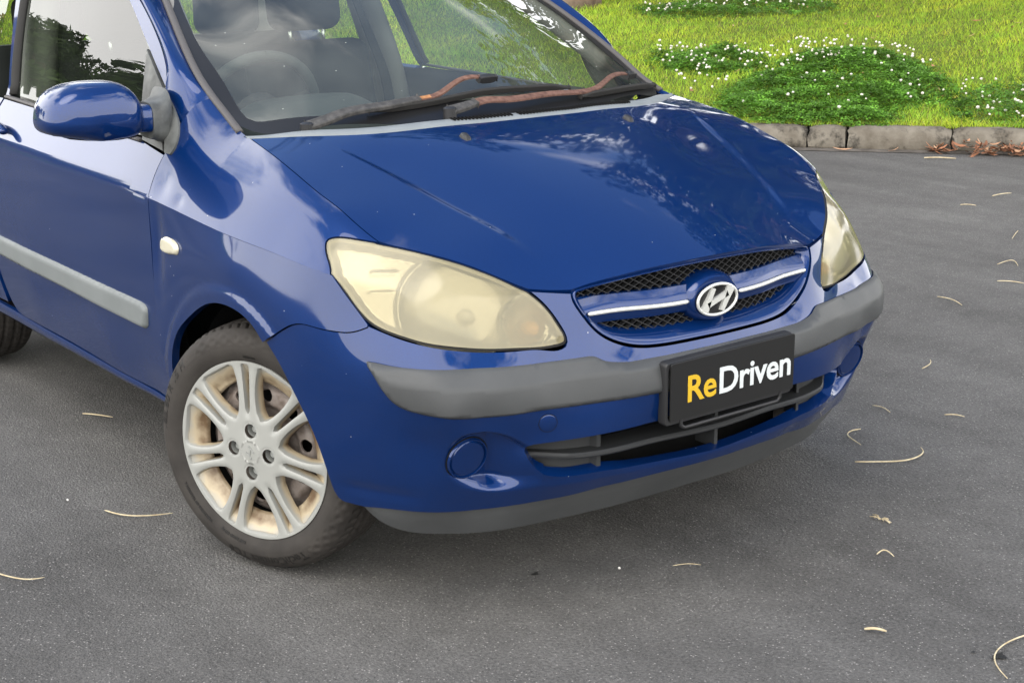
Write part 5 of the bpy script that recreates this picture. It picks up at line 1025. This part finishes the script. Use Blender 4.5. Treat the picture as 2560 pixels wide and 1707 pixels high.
# ---- wheels
def make_wheel(name,parent,loc,steer,full=True,face=-1):
    """wheel built around its own centre; outer face looks along -y"""
    W_=empty(name,loc,parent); W_.rotation_euler=(0,0,steer)
    RT=.305; YF=-.0   # plane of the cover face at y=0, tyre centre plane at y=+.085
    # tyre profile (radius, y)
    pr=[(.205,.012),(.212,.002),(.222,-.006),(.236,-.013),(.252,-.016),(.268,-.0135),(.280,-.008),(.288,-.001),(.2945,.008),(.2990,.018),(.3015,.026),(.3030,.034),(.3035,.044),(.3040,.056),(.3045,.070),(.305,.085)]
    prd=Spline(pr); n1=52; prof=prd(np.linspace(0,prd.t[-1],n1)); prof=np.r_[prof,(prof[::-1][1:]*[1,-1]+[0,.17])]
    nS=540 if full else 120; nP=len(prof); th=np.linspace(0,2*math.pi,nS,endpoint=False)
    R=np.repeat(prof[None,:,0],nS,0); Y=np.repeat(prof[None,:,1],nS,0); T=np.repeat(th[:,None],nP,1)
    if full:
        yy=Y-.085; tread=(R>.296)
        gr=np.zeros_like(R)
        for c in (-.048,-.018,.018,.048): gr=np.maximum(gr,sm(.0050,.0035,np.abs(yy-c)))
        ph=(T*70/(2*math.pi)+np.abs(yy)*22)%1; sp=sm(.16,.10,np.abs(ph-.5))*(np.abs(yy)>.052)*(R>.2965)
        ph2=(T*70/(2*math.pi)+.3+yy*9)%1; sp2=sm(.10,.06,np.abs(ph2-.5))*(np.abs(yy)<.045)
        R=R-np.where(tread,.006*gr+.0045*np.maximum(sp,sp2*.7),0)
        side=(Y<.012)
        # diamond relief bands on the side wall
        a=np.degrees(T)%360; r0=np.repeat(prof[None,:,0],nS,0); band=sm(.262,.266,r0)*sm(.292,.287,r0)
        sec=np.zeros_like(a)
        for lo,hi in ((38,126),(306,352)): sec=np.maximum(sec,sm(lo,lo+1,a)*sm(hi,hi-1,a))
        u=a*.26; v=(r0-.262)/.0135; dia=np.abs(((u+v)%2)-1)*np.abs(((u-v)%2)-1)
        Y=Y+np.where(side,.0050*band*sec*(dia-.4),0)
        Y=Y+np.where(side,-.0012*gauss(r0-.2600,.0012)-.0010*gauss(r0-.2245,.0016)-.0012*gauss(r0-.293,.001),0)
        rb=sm(.5,.2,np.abs((T*160/(2*math.pi))%1-.5))*sm(.226,.229,r0)*sm(.239,.236,r0)
        s2=((a>150)&(a<212)).astype(float); Y=Y-np.where(side,.0006*rb*s2,0)
    V=np.stack([R*np.cos(T),Y,R*np.sin(T)],-1).reshape(-1,3); i,j=np.meshgrid(np.arange(nS),np.arange(nP-1),indexing='ij'); i=i.ravel();j=j.ravel()
    F_=np.c_[i*nP+j,i*nP+j+1,((i+1)%nS)*nP+j+1,((i+1)%nS)*nP+j]
    me=mesh_obj('tyre',V,F_,'tyre',W_)
    # steel wheel behind the cover
    def steel(q): r=np.hypot(q[:,0],q[:,1]); y=.052-.020*sm(.09,.115,r)*sm(.165,.14,r)+.03*sm(.165,.195,r)+.0*r; return np.c_[q[:,0],y,q[:,1]]
    circ=lambda c,r,n=28:np.c_[c[0]+r*np.cos(np.linspace(0,2*math.pi,n,endpoint=False)),c[1]+r*np.sin(np.linspace(0,2*math.pi,n,endpoint=False))]
    hs=[circ((.131*math.cos(t),.131*math.sin(t)),.0165,20) for t in np.radians(np.arange(0,360,36)+10)] if full else []
    g=Geo(); panel(g,circ((0,0),.203,90),steel,(0,-1,0),holes=hs,grid=.012,flange=.0,hole_flange=.006); rim=g.build('steel_rim','steel_wheel',W_)
    g=Geo(); V=[];pr2=[(.207,.010),(.200,.012),(.196,.03),(.19,.06),(.165,.09),(.165,.16)]
    for r,y in pr2:
        for k in range(72): V.append((r*math.cos(k*math.pi/36),y,r*math.sin(k*math.pi/36)))
    g.add(V,[(a*72+b,a*72+(b+1)%72,(a+1)*72+(b+1)%72,(a+1)*72+b) for a in range(len(pr2)-1) for b in range(72)]); g.add([(.2*math.cos(k*math.pi/18),.10,.2*math.sin(k*math.pi/18)) for k in range(36)],[tuple(range(36))]); g.build('rim_barrel','black_matte',W_)
    if not full: return W_
    g=Geo(); p=np.array([.131*math.cos(math.radians(-26)),.045,.131*math.sin(math.radians(-26))]); g.tube([p,p+[.004,-.030,0]],.0055,10); g.build('valve','black_rubber',W_)
    # cover with seven twin spokes: a dished base ring and a spoked star standing proud of it
    RC=.2195; A0=math.radians(93); st=2*math.pi/7
    rk=[.06,.08,.10,.12,.14,.16,.18,.20,.2175]
    wmid=lambda r:np.interp(r,rk,[.0215,.0190,.0172,.0164,.0166,.0178,.0202,.0235,.0270])
    whalf=lambda r:np.interp(r,rk,[.0190,.0140,.0104,.0086,.0079,.0082,.0094,.0118,.0150])
    BOLT=[(.0525*math.cos(math.radians(t)),.0525*math.sin(math.radians(t))) for t in (88,178,268,358)]
    rot=lambda p,a:np.c_[p[:,0]*math.cos(a)-p[:,1]*math.sin(a),p[:,0]*math.sin(a)+p[:,1]*math.cos(a)]
    def star(q):
        r=np.hypot(q[:,0],q[:,1]); a=np.arctan2(q[:,1],q[:,0])-A0; a=(a+st/2)%st-st/2; y=r*np.sin(a)
        h=-.0145+.0065*sm(.06,.215,r)-.0030*sm(.07,.0,r)
        e=(np.abs(y)-wmid(r))/whalf(r); h=h+.0022*np.clip(np.abs(e),0,1.2)**2*sm(.075,.10,r)*sm(.216,.20,r)
        for c in BOLT: d=np.hypot(q[:,0]-c[0],q[:,1]-c[1]); h=h+.0014*gauss(d-.0185,.003)
        h=h-.0013*gauss(r-.0275,.0013)
        return np.c_[q[:,0],h,q[:,1]]
    g=Geo(); holes=[]; slits=[]
    def gap(fn,r0,r1,n,cap0,cap1):
        rs=np.linspace(r0,r1,n); aa=np.array([fn(r) for r in rs]); sc=np.ones(n); sc[:len(cap0)]=cap0; sc[-len(cap1):]=cap1; aa=aa*sc
        up=np.c_[rs*np.cos(aa),rs*np.sin(aa)]; dn=(up*[1,-1])[::-1]; return np.r_[up,dn]
    win=gap(lambda r:math.pi/7-math.asin(min(.98,(wmid(r)+whalf(r))/r)),.0865,.2140,34,[.30,.62,.85,.96],[1.0,.97,.80])
    slt=gap(lambda r:math.asin(max(.0007,wmid(r)-whalf(r))/r),.0930,.2140,34,[.25,.5,.75],[1.0,.95,.75])
    for k in range(7):
        holes+= [rot(win,A0+(k+.5)*st),rot(slt,A0+k*st)]
    panel(g,circ((0,0),RC,180),star,(0,-1,0),holes=holes+[circ(c,.0172,24) for c in BOLT],grid=.0048,flange=.016,hole_flange=.0,e=5e-4)
    def lowy(r): return .000+.024*sm(.2165,.160,r)
    def wall(poly,cin):
        A_=star(poly); q=cin(poly); r=np.hypot(q[:,0],q[:,1]); B_=np.c_[q[:,0],np.minimum(lowy(r),.016)+.001,q[:,1]]; m_=(A_*.72+B_*.28)+[0,-.0012,0]; n=len(poly)
        g.add(np.r_[A_,m_,B_],[(i,(i+1)%n,(i+1)%n+n,i+n) for i in range(n)]+[(n+i,n+(i+1)%n,(i+1)%n+2*n,i+2*n) for i in range(n)],np.zeros((3*n,3)))
    for k in range(7):
        w_=rot(win,A0+(k+.5)*st); wall(w_,lambda p:inset(p if area2(p)>0 else p[::-1],.0042)[::1 if area2(p)>0 else -1])
        s_=rot(slt,A0+k*st); wall(s_,lambda p:inset(p if area2(p)>0 else p[::-1],.0022)[::1 if area2(p)>0 else -1])
    # dish between the spokes
    V=[];rr=np.r_[np.linspace(.2172,.168,14),.166]; nn=180
    for i,r in enumerate(rr):
        for j in range(nn): V.append((r*math.cos(2*math.pi*j/nn),lowy(r)+(.008 if i==len(rr)-1 else 0),r*math.sin(2*math.pi*j/nn)))
    g.add(V,[(i*nn+j,i*nn+(j+1)%nn,(i+1)*nn+(j+1)%nn,(i+1)*nn+j) for i in range(len(rr)-1) for j in range(nn)],np.zeros((len(V),3)))
    co=g.build('wheel_cover','wheel_cover',W_)
    for k,c in enumerate(BOLT):
        g=Geo(); V=[]; pb=[(.0172,-.004),(.0165,.014),(.0160,.020),(.0,.020)]
        for r,y in pb:
            for i in range(24): V.append((c[0]+r*math.cos(i*math.pi/12),y,c[1]+r*math.sin(i*math.pi/12)))
        g.add(V,[(a*24+b,a*24+(b+1)%24,(a+1)*24+(b+1)%24,(a+1)*24+b) for a in range(3) for b in range(24)])
        V=[];pb=[(.0095,.020),(.0095,.004),(.0078,.0015),(.0,.0010)]
        for r,y in pb:
            for i in range(18): V.append((c[0]+r*math.cos(i*math.pi/9),y,c[1]+r*math.sin(i*math.pi/9)))
        g.add(V,[(a*18+b,a*18+(b+1)%18,(a+1)*18+(b+1)%18,(a+1)*18+b) for a in range(3) for b in range(18)],None,1); auto_smooth(g.build('lug_bolt','wheel_silver',W_,mats=['wheel_silver','bolt']),50)
    eg=Geo()
    for pts,wd in (([(-.011,-.007),(-.0075,.0),(-.004,.0085)],[.004,.003,.003]),([(.004,-.0085),(.0075,.0),(.011,.007)],[.003,.003,.004]),([(-.0075,-.001),(0,.0005),(.0075,.002)],[.003,.003,.003])):
        p=stroke(pts,wd)*[1.2,1.2]; c_,s_=math.cos(1.2),math.sin(1.2); p=np.c_[p[:,0]*c_-p[:,1]*s_,p[:,0]*s_+p[:,1]*c_]; n=len(p); A_=np.c_[p[:,0],np.full(n,-.0196),p[:,1]]; B_=np.c_[p[:,0],np.full(n,-.0120),p[:,1]]; eg.add(np.r_[A_,B_],[(i,i+1,n-2-i,n-1-i) for i in range(n//2-1)]+[(i,(i+1)%n,(i+1)%n+n,i+n) for i in range(n)])
    eg.build('emblem','wheel_silver',W_,smooth=False)
    # side wall lettering
    def arc(txt,a0,r0,size,cw=True,name='lettering',mname='tyre_letter',space=1.05,depth=.0013):
        def fn(c):
            sd=prd(np.linspace(0,prd.t[-1],300)); sd=sd[sd[:,0].argsort()]
            rr=r0+c[:,1]; aa=math.radians(a0)-c[:,0]/r0; yy=np.interp(rr,sd[:,0],sd[:,1]); return np.c_[rr*np.cos(aa),yy-depth-c[:,2]*.5,rr*np.sin(aa)]
        text_mesh(txt,size,mname,name,W_,fn,.0006,.0005,space)
    # angle grows anticlockwise when seen from outside with +x to the right
    arc('185/60 R 15 H',178,.2640,.031)
    arc('TechContact TC6',303,.2640,.031)
    arc('RADIAL TUBELESS  STEEL BELTED',80,.2855,.0085)
    arc('TREADWEAR 420 TRACTION A',236,.241,.0080); arc('MAX LOAD 560 kg',262,.2365,.0090); arc('OUTSIDE',92,.2300,.0080)
    return W_
m=mat('wheel_cover',(.55,.56,.53),rough=.40,metal=.1,spec=.5); t=N(m,'ShaderNodeTexCoord'); sx=N(m,'ShaderNodeSeparateXYZ'); LK(m,t.outputs['Object'],sx.inputs[0])
mr=N(m,'ShaderNodeMapRange'); mr.inputs['From Min'].default_value=-.006; mr.inputs['From Max'].default_value=.016; LK(m,sx.outputs[1],mr.inputs[0])
nz=N(m,'ShaderNodeTexNoise'); nz.inputs['Scale'].default_value=22; nz.inputs['Detail'].default_value=6; LK(m,t.outputs['Object'],nz.inputs['Vector'])
ml=N(m,'ShaderNodeMath',operation='MULTIPLY'); LK(m,mr.outputs[0],ml.inputs[0]); LK(m,nz.outputs[0],ml.inputs[1])
rp=N(m,'ShaderNodeValToRGB'); rp.color_ramp.elements[0].color=(.262,.264,.246,1); rp.color_ramp.elements[0].position=.08; e=rp.color_ramp.elements[1]; e.position=.62; e.color=(.12,.075,.04,1)
e=rp.color_ramp.elements.new(.30); e.color=(.36,.30,.205,1)
LK(m,ml.outputs[0],rp.inputs[0]); LK(m,rp.outputs[0],BS(m).inputs['Base Color'])
STEER=.393
wheel=make_wheel('front_wheel',car,(0,-.81,.305),STEER)
for (nm,x,s_,y) in (('rear_wheel',-2.30,0,-.795),('front_wheel',0,STEER+math.pi,.81),('rear_wheel',-2.30,math.pi,.795)):
    w_=copy_tree(wheel,car); w_.name=nm; w_.location=(x,y,.305); w_.rotation_euler=(0,0,s_)
# wheel arch liner
g=Geo(); V=[];na=40
for yy in (-.785,-.52):
    for k in range(na):
        t=math.radians(2+176*k/(na-1)); o_=0 if yy<-.6 else .0; V.append((-.012+.345*math.cos(t),yy,.305+.350*math.sin(t)))
g.add(V,[(k,k+1,na+k+1,na+k) for k in range(na-1)]); g.add([(-.40,-.52,.30),(.36,-.52,.30),(.40,-.52,.70),(-.40,-.52,.70)],[(0,1,2,3)])
ln=g.build('wheel_arch_liner','black_matte',car)
g=Geo(); t0=math.radians(163); c=np.array([-.005+.352*math.cos(t0),-.80,.305+.347*math.sin(t0)]); 
g.tube([(-.325,-.815,.30),(-.333,-.815,.38),(-.315,-.812,.47)],[.02,.02,.012],8,0,.2,up=(0,1,0)); sphere(g,(-.322,-.822,.455),.010,(1,.6,1)); g.build('liner_clip','black_plastic',ln)
mirror_obj(ln,car)
# ---- interior
def rbox(name,m_,par,c,size,bv=.03,rot=None,seg=3):
    g=Geo(); g.box((0,0,0),size); o_=g.build(name,m_,par,smooth=True,loc=c); b_=bevel(o_,bv,seg,30)
    if rot: o_.rotation_euler=rot
    return o_
inter=empty('cabin',parent=car)
# dashboard top with instrument hood
def dash_f(q):
    x,y=q[:,0],q[:,1]; z=1.000-.02*sm(-.35,-.75,x)-.10*sm(-.70,-.80,x)-.03*(np.abs(y)/.62)**4+.012*sm(-.05,-.3,x)
    r=np.hypot((x+.52)/.20,(y+.36)/.27); z=z+.055*sm(1.0,.45,r); return np.c_[x,y,z]
dq=path([(-.10,0),(-.13,-.3),(-.24,-.52),(-.33,-.60),(-.45,-.63)],('L',[(-.45,-.63),(-.80,-.64),(-.80,0)]),step=.03); dq=np.r_[dq,(dq*[1,-1])[::-1][1:-1]]
g=Geo(); panel(g,dq if area2(dq)>0 else dq[::-1],dash_f,(0,0,1),grid=.022,flange=.0,e=4e-3); g.build('dashboard','dash',inter)
sw=empty('steering_wheel',(-.735,-.385,.985),inter); sw.rotation_euler=(0,math.radians(-68+0),0)
g=Geo(); t=np.linspace(0,2*math.pi,65); g.tube(np.c_[.183*np.cos(t),.183*np.sin(t),0*t],.0155,12,caps=False); g.build('rim','dash',sw)
g=Geo(); g.tube([(0,0,-.05),(0,0,.0),(0,0,.015)],[.07,.075,.05],20); g.build('hub','trim_dark',sw)
for a in (20,160,270):
    g=Geo(); c,s_=math.cos(math.radians(a)),math.sin(math.radians(a)); g.tube([(.06*s_,.06*c,0),(.175*s_,.175*c,0)],.016,8,0,.5); g.build('spoke','trim_dark',sw)
def seat(y):
    s_=empty('front_seat',(0,y,0),inter)
    rbox('seat_cushion','fabric_dark',s_,(-1.28,0,.62),(.52,.48,.16),.05)
    rbox('seat_back','fabric_dark',s_,(-1.60,0,.86),(.14,.47,.50),.06,(0,math.radians(-14),0),4)
    h=rbox('headrest','fabric_dark',s_,(-1.665,0,1.245),(.11,.27,.215),.05,(0,math.radians(-8),0),5)
    for dy in (-.065,.065):
        g=Geo(); g.tube([(-1.635,dy,1.06),(-1.655,dy,1.20)],.006,10); g.build('headrest_post','steel',s_)
        g=Geo(); g.tube([(-1.630,dy,1.075),(-1.633,dy,1.092),(-1.633,dy,1.096)],[.020,.020,.014],12); g.build('post_socket','black_plastic',s_)
seat(.29); seat(-.36)
rs=empty('rear_seat',(0,0,0),inter); rbox('bench_back','fabric_dark',rs,(-2.28,0,.82),(.16,1.2,.55),.05,(0,math.radians(-16),0)); rbox('bench_cushion','fabric_dark',rs,(-2.05,0,.55),(.5,1.2,.15),.04)
for y in (-.35,.35): rbox('headrest','fabric_dark',rs,(-2.38,y,1.17),(.10,.26,.17),.04)
# inner trim: floor, bulkhead, door cards, pillars, tailgate
g=Geo(); g.add([(-.1,-.75,.30),(-2.8,-.75,.30),(-2.8,.75,.30),(-.1,.75,.30)],[(0,1,2,3)]); g.add([(-.12,-.62,.30),(-.12,.62,.30),(-.12,.62,.985),(-.12,-.62,.985)],[(0,1,2,3)]); g.build('floor_pan','trim_dark',inter,smooth=False)
g=Geo(); g.add([(-.78,-.62,.35),(-.78,.62,.35),(-.78,.62,.93),(-.78,-.62,.93)],[(0,1,2,3)]); g.build('dash_face','trim_dark',inter,smooth=False)
for sg in (1,-1):
    g=Geo(); V=[]
    for x in np.linspace(-.46,-2.75,30):
        for y,z in ((.745,.32),(.765,.60),(.745,.80),(.70,.90),(.725,.955),(.775,.982)): V.append((x,y*sg,z))
    g.add(V,[(i*6+j,i*6+j+1,(i+1)*6+j+1,(i+1)*6+j) for i in range(29) for j in range(5)]); g.build('door_card','trim_dark',inter)
    g=Geo(); P=dens([(-1.66,.655*sg,.70),(-1.70,.650*sg,.95),(-1.75,.615*sg,1.15),(-1.80,.545*sg,1.40)],.05); g.tube(P,np.linspace(.085,.065,len(P)),14,0,.75,up=(0,1,0)); g.build('pillar_trim','trim_grey',inter)
    g=Geo(); P=dens([(-1.70,.50*sg,1.30),(-1.66,.56*sg,1.10),(-1.62,.585*sg,.98),(-1.58,.59*sg,.70)],.05); ribbon(g,P,.046,.003); g.build('seat_belt','fabric_dark',inter,smooth=False)
    # inner covers of the A pillars
    g=Geo(); P=dens(EP[[0,2,4,6,8]]*[1,-sg,1]+np.array([-.045,-.035*sg,-.005]),.05); g.tube(P,.030,10); g.build('pillar_cover','trim_grey',inter)
    # quarter post and rear frame
    g=Geo(); P=dens([(-2.55,.60*sg,.98),(-2.62,.55*sg,1.2),(-2.66,.49*sg,1.42)],.05); g.tube(P,.07,12,0,1.4,up=(0,1,0)); g.build('rear_post','trim_grey',inter)
rbox('parcel_shelf','trim_beige',inter,(-2.55,0,.985),(.32,1.25,.02),.005)
rbox('tailgate_trim','trim_grey',inter,(-2.78,0,.85),(.05,1.25,.42),.02)
# ---- roof, rear skin and glass of the rear doors (out of the picture)
def roof_f(q):
    x,y=q[:,0],q[:,1]; return np.c_[x,y,1.475-.10*(np.abs(y)/.60)**2.5*.9-.10*((x+1.75)/1.0)**2]
rq=path([(-.80,0),(-.86,-.3),(-.98,-.545)],('L',[(-.98,-.545),(-1.75,-.595),(-2.60,-.545)]),[(-2.60,-.545),(-2.70,-.3),(-2.72,0)],step=.05); rq=np.r_[rq,(rq*[1,-1])[::-1][1:-1]]
g=Geo(); panel(g,rq if area2(rq)>0 else rq[::-1],roof_f,(0,0,1),grid=.06,flange=.03); g.build('roof','paint',car)
for sg in (1,-1):
    P=[]; g=Geo(); V=[]
    for x in np.linspace(-1.0,-2.62,30):
        yr=-np.interp(-x,[.98,1.75,2.60],[.545,.595,.545]); zr=roof_f(np.array([[x,yr]]))[0,2]; yb=door_f(np.array([[max(x,-2.6),1.35]]))[0,1]
        for k in range(5): f=k/4; V.append((x,(yr*(1-f)+(yb-.004)*f-.012*math.sin(f*3.14))*sg*1,zr*(1-f)+1.352*f))
    g.add(V,[(i*5+j,i*5+j+1,(i+1)*5+j+1,(i+1)*5+j) for i in range(29) for j in range(4)]); g.build('roof_rail','paint',car)
    g=Geo(); V=[]
    for x in (-1.83,-2.1,-2.35,-2.52):
        for z in (.995,1.10,1.20,1.35): p=door_f(np.array([[x,z]]))[0]; V.append((x-.05*(z-1.0),p[1]*sg*1+.008*sg,z))
    g.add(V,[(i*4+j,i*4+j+1,(i+1)*4+j+1,(i+1)*4+j) for i in range(3) for j in range(3)]); g.build('rear_window','window_glass',car)
    g=Geo(); P=dens([(-2.58,-.80*sg,.99),(-2.62,-.70*sg,1.2),(-2.66,-.60*sg,1.40)],.05); g.tube(P,.075,12,0,1.2,up=(0,1,0)); g.build('rear_pillar','paint',car)
g=Geo(); V=[]
for z,x,w_ in ((.33,-2.86,.76),(.55,-2.93,.80),(.80,-2.93,.80),(.99,-2.88,.77)):
    for y in np.linspace(-1,1,15): V.append((x+.10*abs(y)**4,y*w_,z))
g.add(V,[(i*15+j,i*15+j+1,(i+1)*15+j+1,(i+1)*15+j) for i in range(3) for j in range(14)]); g.build('tailgate','paint',car)
g=Geo(); V=[]
for z,x,w_ in ((1.0,-2.87,.66),(1.38,-2.72,.54)):
    for y in np.linspace(-1,1,9): V.append((x+.06*abs(y)**3,y*w_,z))
g.add(V,[(j,j+1,10+j,9+j) for j in range(8)]); g.build('rear_screen','window_glass',car)
g=Geo(); g.add([(.50,-.66,.285),(-2.75,-.70,.285),(-2.75,.70,.285),(.50,.66,.285)],[(0,1,2,3)]); g.build('underbody','black_matte',car,smooth=False)
# ================================================================ trees and house round about (seen in the paint and the glass)
m=mat('bark',(.16,.11,.08),rough=.95); r,n,t=noise_col(m,6,(.09,.06,.045),(.26,.19,.145)); LK(m,r.outputs[0],BS(m).inputs['Base Color'])
def tree(x,y,z0,H,R,leafc,lab,seed,nl=5200,ls=.16,grp='trees round the road',trunk=.0):
    r_=np.random.default_rng(seed); root=empty('tree',(x,y,z0)); tag(root,lab,'tree',grp)
    g=Geo(); th=H*(.38+trunk); sw=r_.normal(0,.12,2); tp=np.array([(0,0,-.2),(sw[0]*.4,sw[1]*.4,th*.5),(sw[0],sw[1],th),(sw[0]*1.5,sw[1]*1.2,H*.8)]); rad=.035*H; g.tube(dens(tp,.4),np.interp(np.linspace(0,1,len(dens(tp,.4))),[0,.08,.6,1],[rad*1.3,rad,.65*rad,.12*rad]),10)
    ends=[]
    for k in range(9):
        a=k*2.4+r_.uniform(-.4,.4); z=th*r_.uniform(.75,1.0)+H*.035*k; L=R*r_.uniform(.55,.95); b=np.array([sw[0],sw[1],z]); e=b+np.array([math.cos(a)*L,math.sin(a)*L,L*r_.uniform(.25,.8)]); g.tube(dens([b,(b+e)/2+[0,0,-.12*L],e],.4),np.linspace(rad*.38,rad*.06,len(dens([b,(b+e)/2+[0,0,-.12*L],e],.4))),6); ends.append(e); ends.append((b+e)/2+[0,0,.2])
    g.build('trunk','bark',root)
    cl=[]
    for e in ends: cl.append((e,R*r_.uniform(.20,.36)))
    for k in range(16): a=r_.uniform(0,6.28); rr=R*r_.uniform(.1,.9); cl.append((np.array([math.cos(a)*rr,math.sin(a)*rr,H*r_.uniform(.55,.97)-.25*rr]),R*r_.uniform(.18,.34)))
    per=nl//len(cl); P=[];Cc=[]
    for c,rd in cl:
        v=r_.normal(0,1,(per,3)); v/=np.linalg.norm(v,axis=1,keepdims=True); v*=rd*r_.uniform(.35,1,(per,1))**.5; p=c+v*[1,1,.75]; P.append(p); Cc.append(np.repeat(np.exp(r_.normal(0,.22)),per))
    P=np.concatenate(P); Cc=np.concatenate(Cc)*np.exp(r_.normal(0,.2,len(P))); k=len(P); u=r_.normal(0,1,(k,3)); u/=np.linalg.norm(u,axis=1,keepdims=True); w_=np.cross(u,r_.normal(0,1,(k,3))); w_/=np.linalg.norm(w_,axis=1,keepdims=True); s=ls*r_.uniform(.6,1.3,(k,1))
    V=np.stack([P-u*s,P+w_*s*.42,P+u*s,P-w_*s*.42],1).reshape(-1,3); ob=fast_mesh('crown',V,4,np.arange(4*k),np.arange(0,4*k,4),None,np.clip(np.repeat(np.array(leafc)*Cc[:,None],4,0),.003,.6),'leaf'); ob.parent=root
def bz(x,y): r_=np.array([x,y])-K0; return float(bank_z(r_@KD,r_@KN))
tq=kxy(np.array([-2.25]),np.array([5.35]))[0]
tree(tq[0],tq[1],bz(*tq),9.5,3.2,(.04,.07,.016),'gum tree whose trunk foot shows at the top edge above the windscreen pillar',1,6500,.14,trunk=.06)
tree(-2.9,9.7,bz(-2.9,9.7),9.6,3.2,(.035,.062,.014),'tall tree on the bank mirrored in the right of the bonnet',2,7000,.16)
tree(-7.6,10.6,bz(-7.6,10.6),9.4,3.4,(.035,.062,.014),'tree on the bank beyond the top edge mirrored beside the bonnet crease',5,7000,.15)
tree(-5.6,12.4,bz(-5.6,12.4),10.5,3.6,(.04,.068,.015),'tree on the bank farther back mirrored near the far headlight',6,7000,.15)
tree(-13.5,9.5,bz(-13.5,9.5),10,4,(.04,.07,.015),'tree on the bank behind the car mirrored in the windscreen',3)
tree(-20,2.0,bz(-20,2.0),9,3.8,(.035,.062,.014),'tree far behind the car on the bank',4)
for i,(d_,n_,h) in enumerate(((-30,26,8),(-22,29,9),(-14,27,8.5),(-7,30,9.5),(0,28,8.5),(7,31,9),(14,28,8),(22,30,9),(-38,24,8))):
    q=kxy(np.array([d_]),np.array([n_]))[0]; tree(q[0],q[1],bz(*q),h,h*.52,(.04,.07,.016),('far tree at the top of the bank, number %s of the row from the left'%('one','two','three','four','five','six','seven','eight','nine')[(i+1)%9]),60+i,3600,.28,'row of trees at the top of the bank')
def polar(az,dist): return -1+dist*math.cos(math.radians(az)),-.7+dist*math.sin(math.radians(az))
for i,(az,dist,h,c,lab) in enumerate(((-160.3,36,6.4,(.055,.095,.020),'leafy green tree down the road mirrored in the side window'),(-157.6,38,6.4,(.055,.095,.022),'second green tree down the road next to the mirrored one'),(-162.9,40,6.2,(.34,.12,.085),'red leaved tree down the road mirrored at the rear of the side window'),(-166.5,38,5.8,(.12,.05,.03),'dark red tree down the road behind the red leaved one'),(-152,34,7.2,(.035,.065,.014),'tree across the road well behind the car'),(-142,36,7.5,(.04,.07,.016),'tree across the road level with the rear of the car'))):
    x,y=polar(az,dist); r_=np.array([x,y])-K0; tree(x,y,bz(x,y) if r_@KN>0 else 0,h,h*.40,c,lab,20+i,6500,.15,'trees down the road')
m=mat('brick_wall',(.34,.15,.10),rough=.9); bk=N(m,'ShaderNodeTexBrick'); bk.inputs['Scale'].default_value=4; bk.inputs['Color1'].default_value=(.36,.15,.10,1); bk.inputs['Color2'].default_value=(.27,.11,.08,1); bk.inputs['Mortar'].default_value=(.42,.38,.34,1); tt=N(m,'ShaderNodeTexCoord'); LK(m,tt.outputs['Object'],bk.inputs['Vector']); LK(m,bk.outputs[0],BS(m).inputs['Base Color']); mat('roof_tile',(.30,.12,.08),rough=.85); mat('house_window',(.05,.06,.07),rough=.1)
hs=empty('brick_house',(-42,-13,.0)); tag(hs,'red brick house with a tiled roof down the road mirrored in the side window','house'); hs.rotation_euler=(0,0,.3)
g=Geo(); g.box((0,0,1.6),(8,12,3.2)); g.build('wall','brick_wall',hs,False)
g=Geo(); g.add([(-4.6,-6.6,3.2),(4.6,-6.6,3.2),(4.6,6.6,3.2),(-4.6,6.6,3.2),(0,-3.5,5.4),(0,3.5,5.4)],[(0,1,4),(1,2,5,4),(2,3,5),(3,0,4,5)]); g.build('roof','roof_tile',hs,False)
for y in (-3.5,0,3.5): g=Geo(); g.box((4.02,y,1.7),(.06,1.6,1.2)); g.build('window','house_window',hs,False)
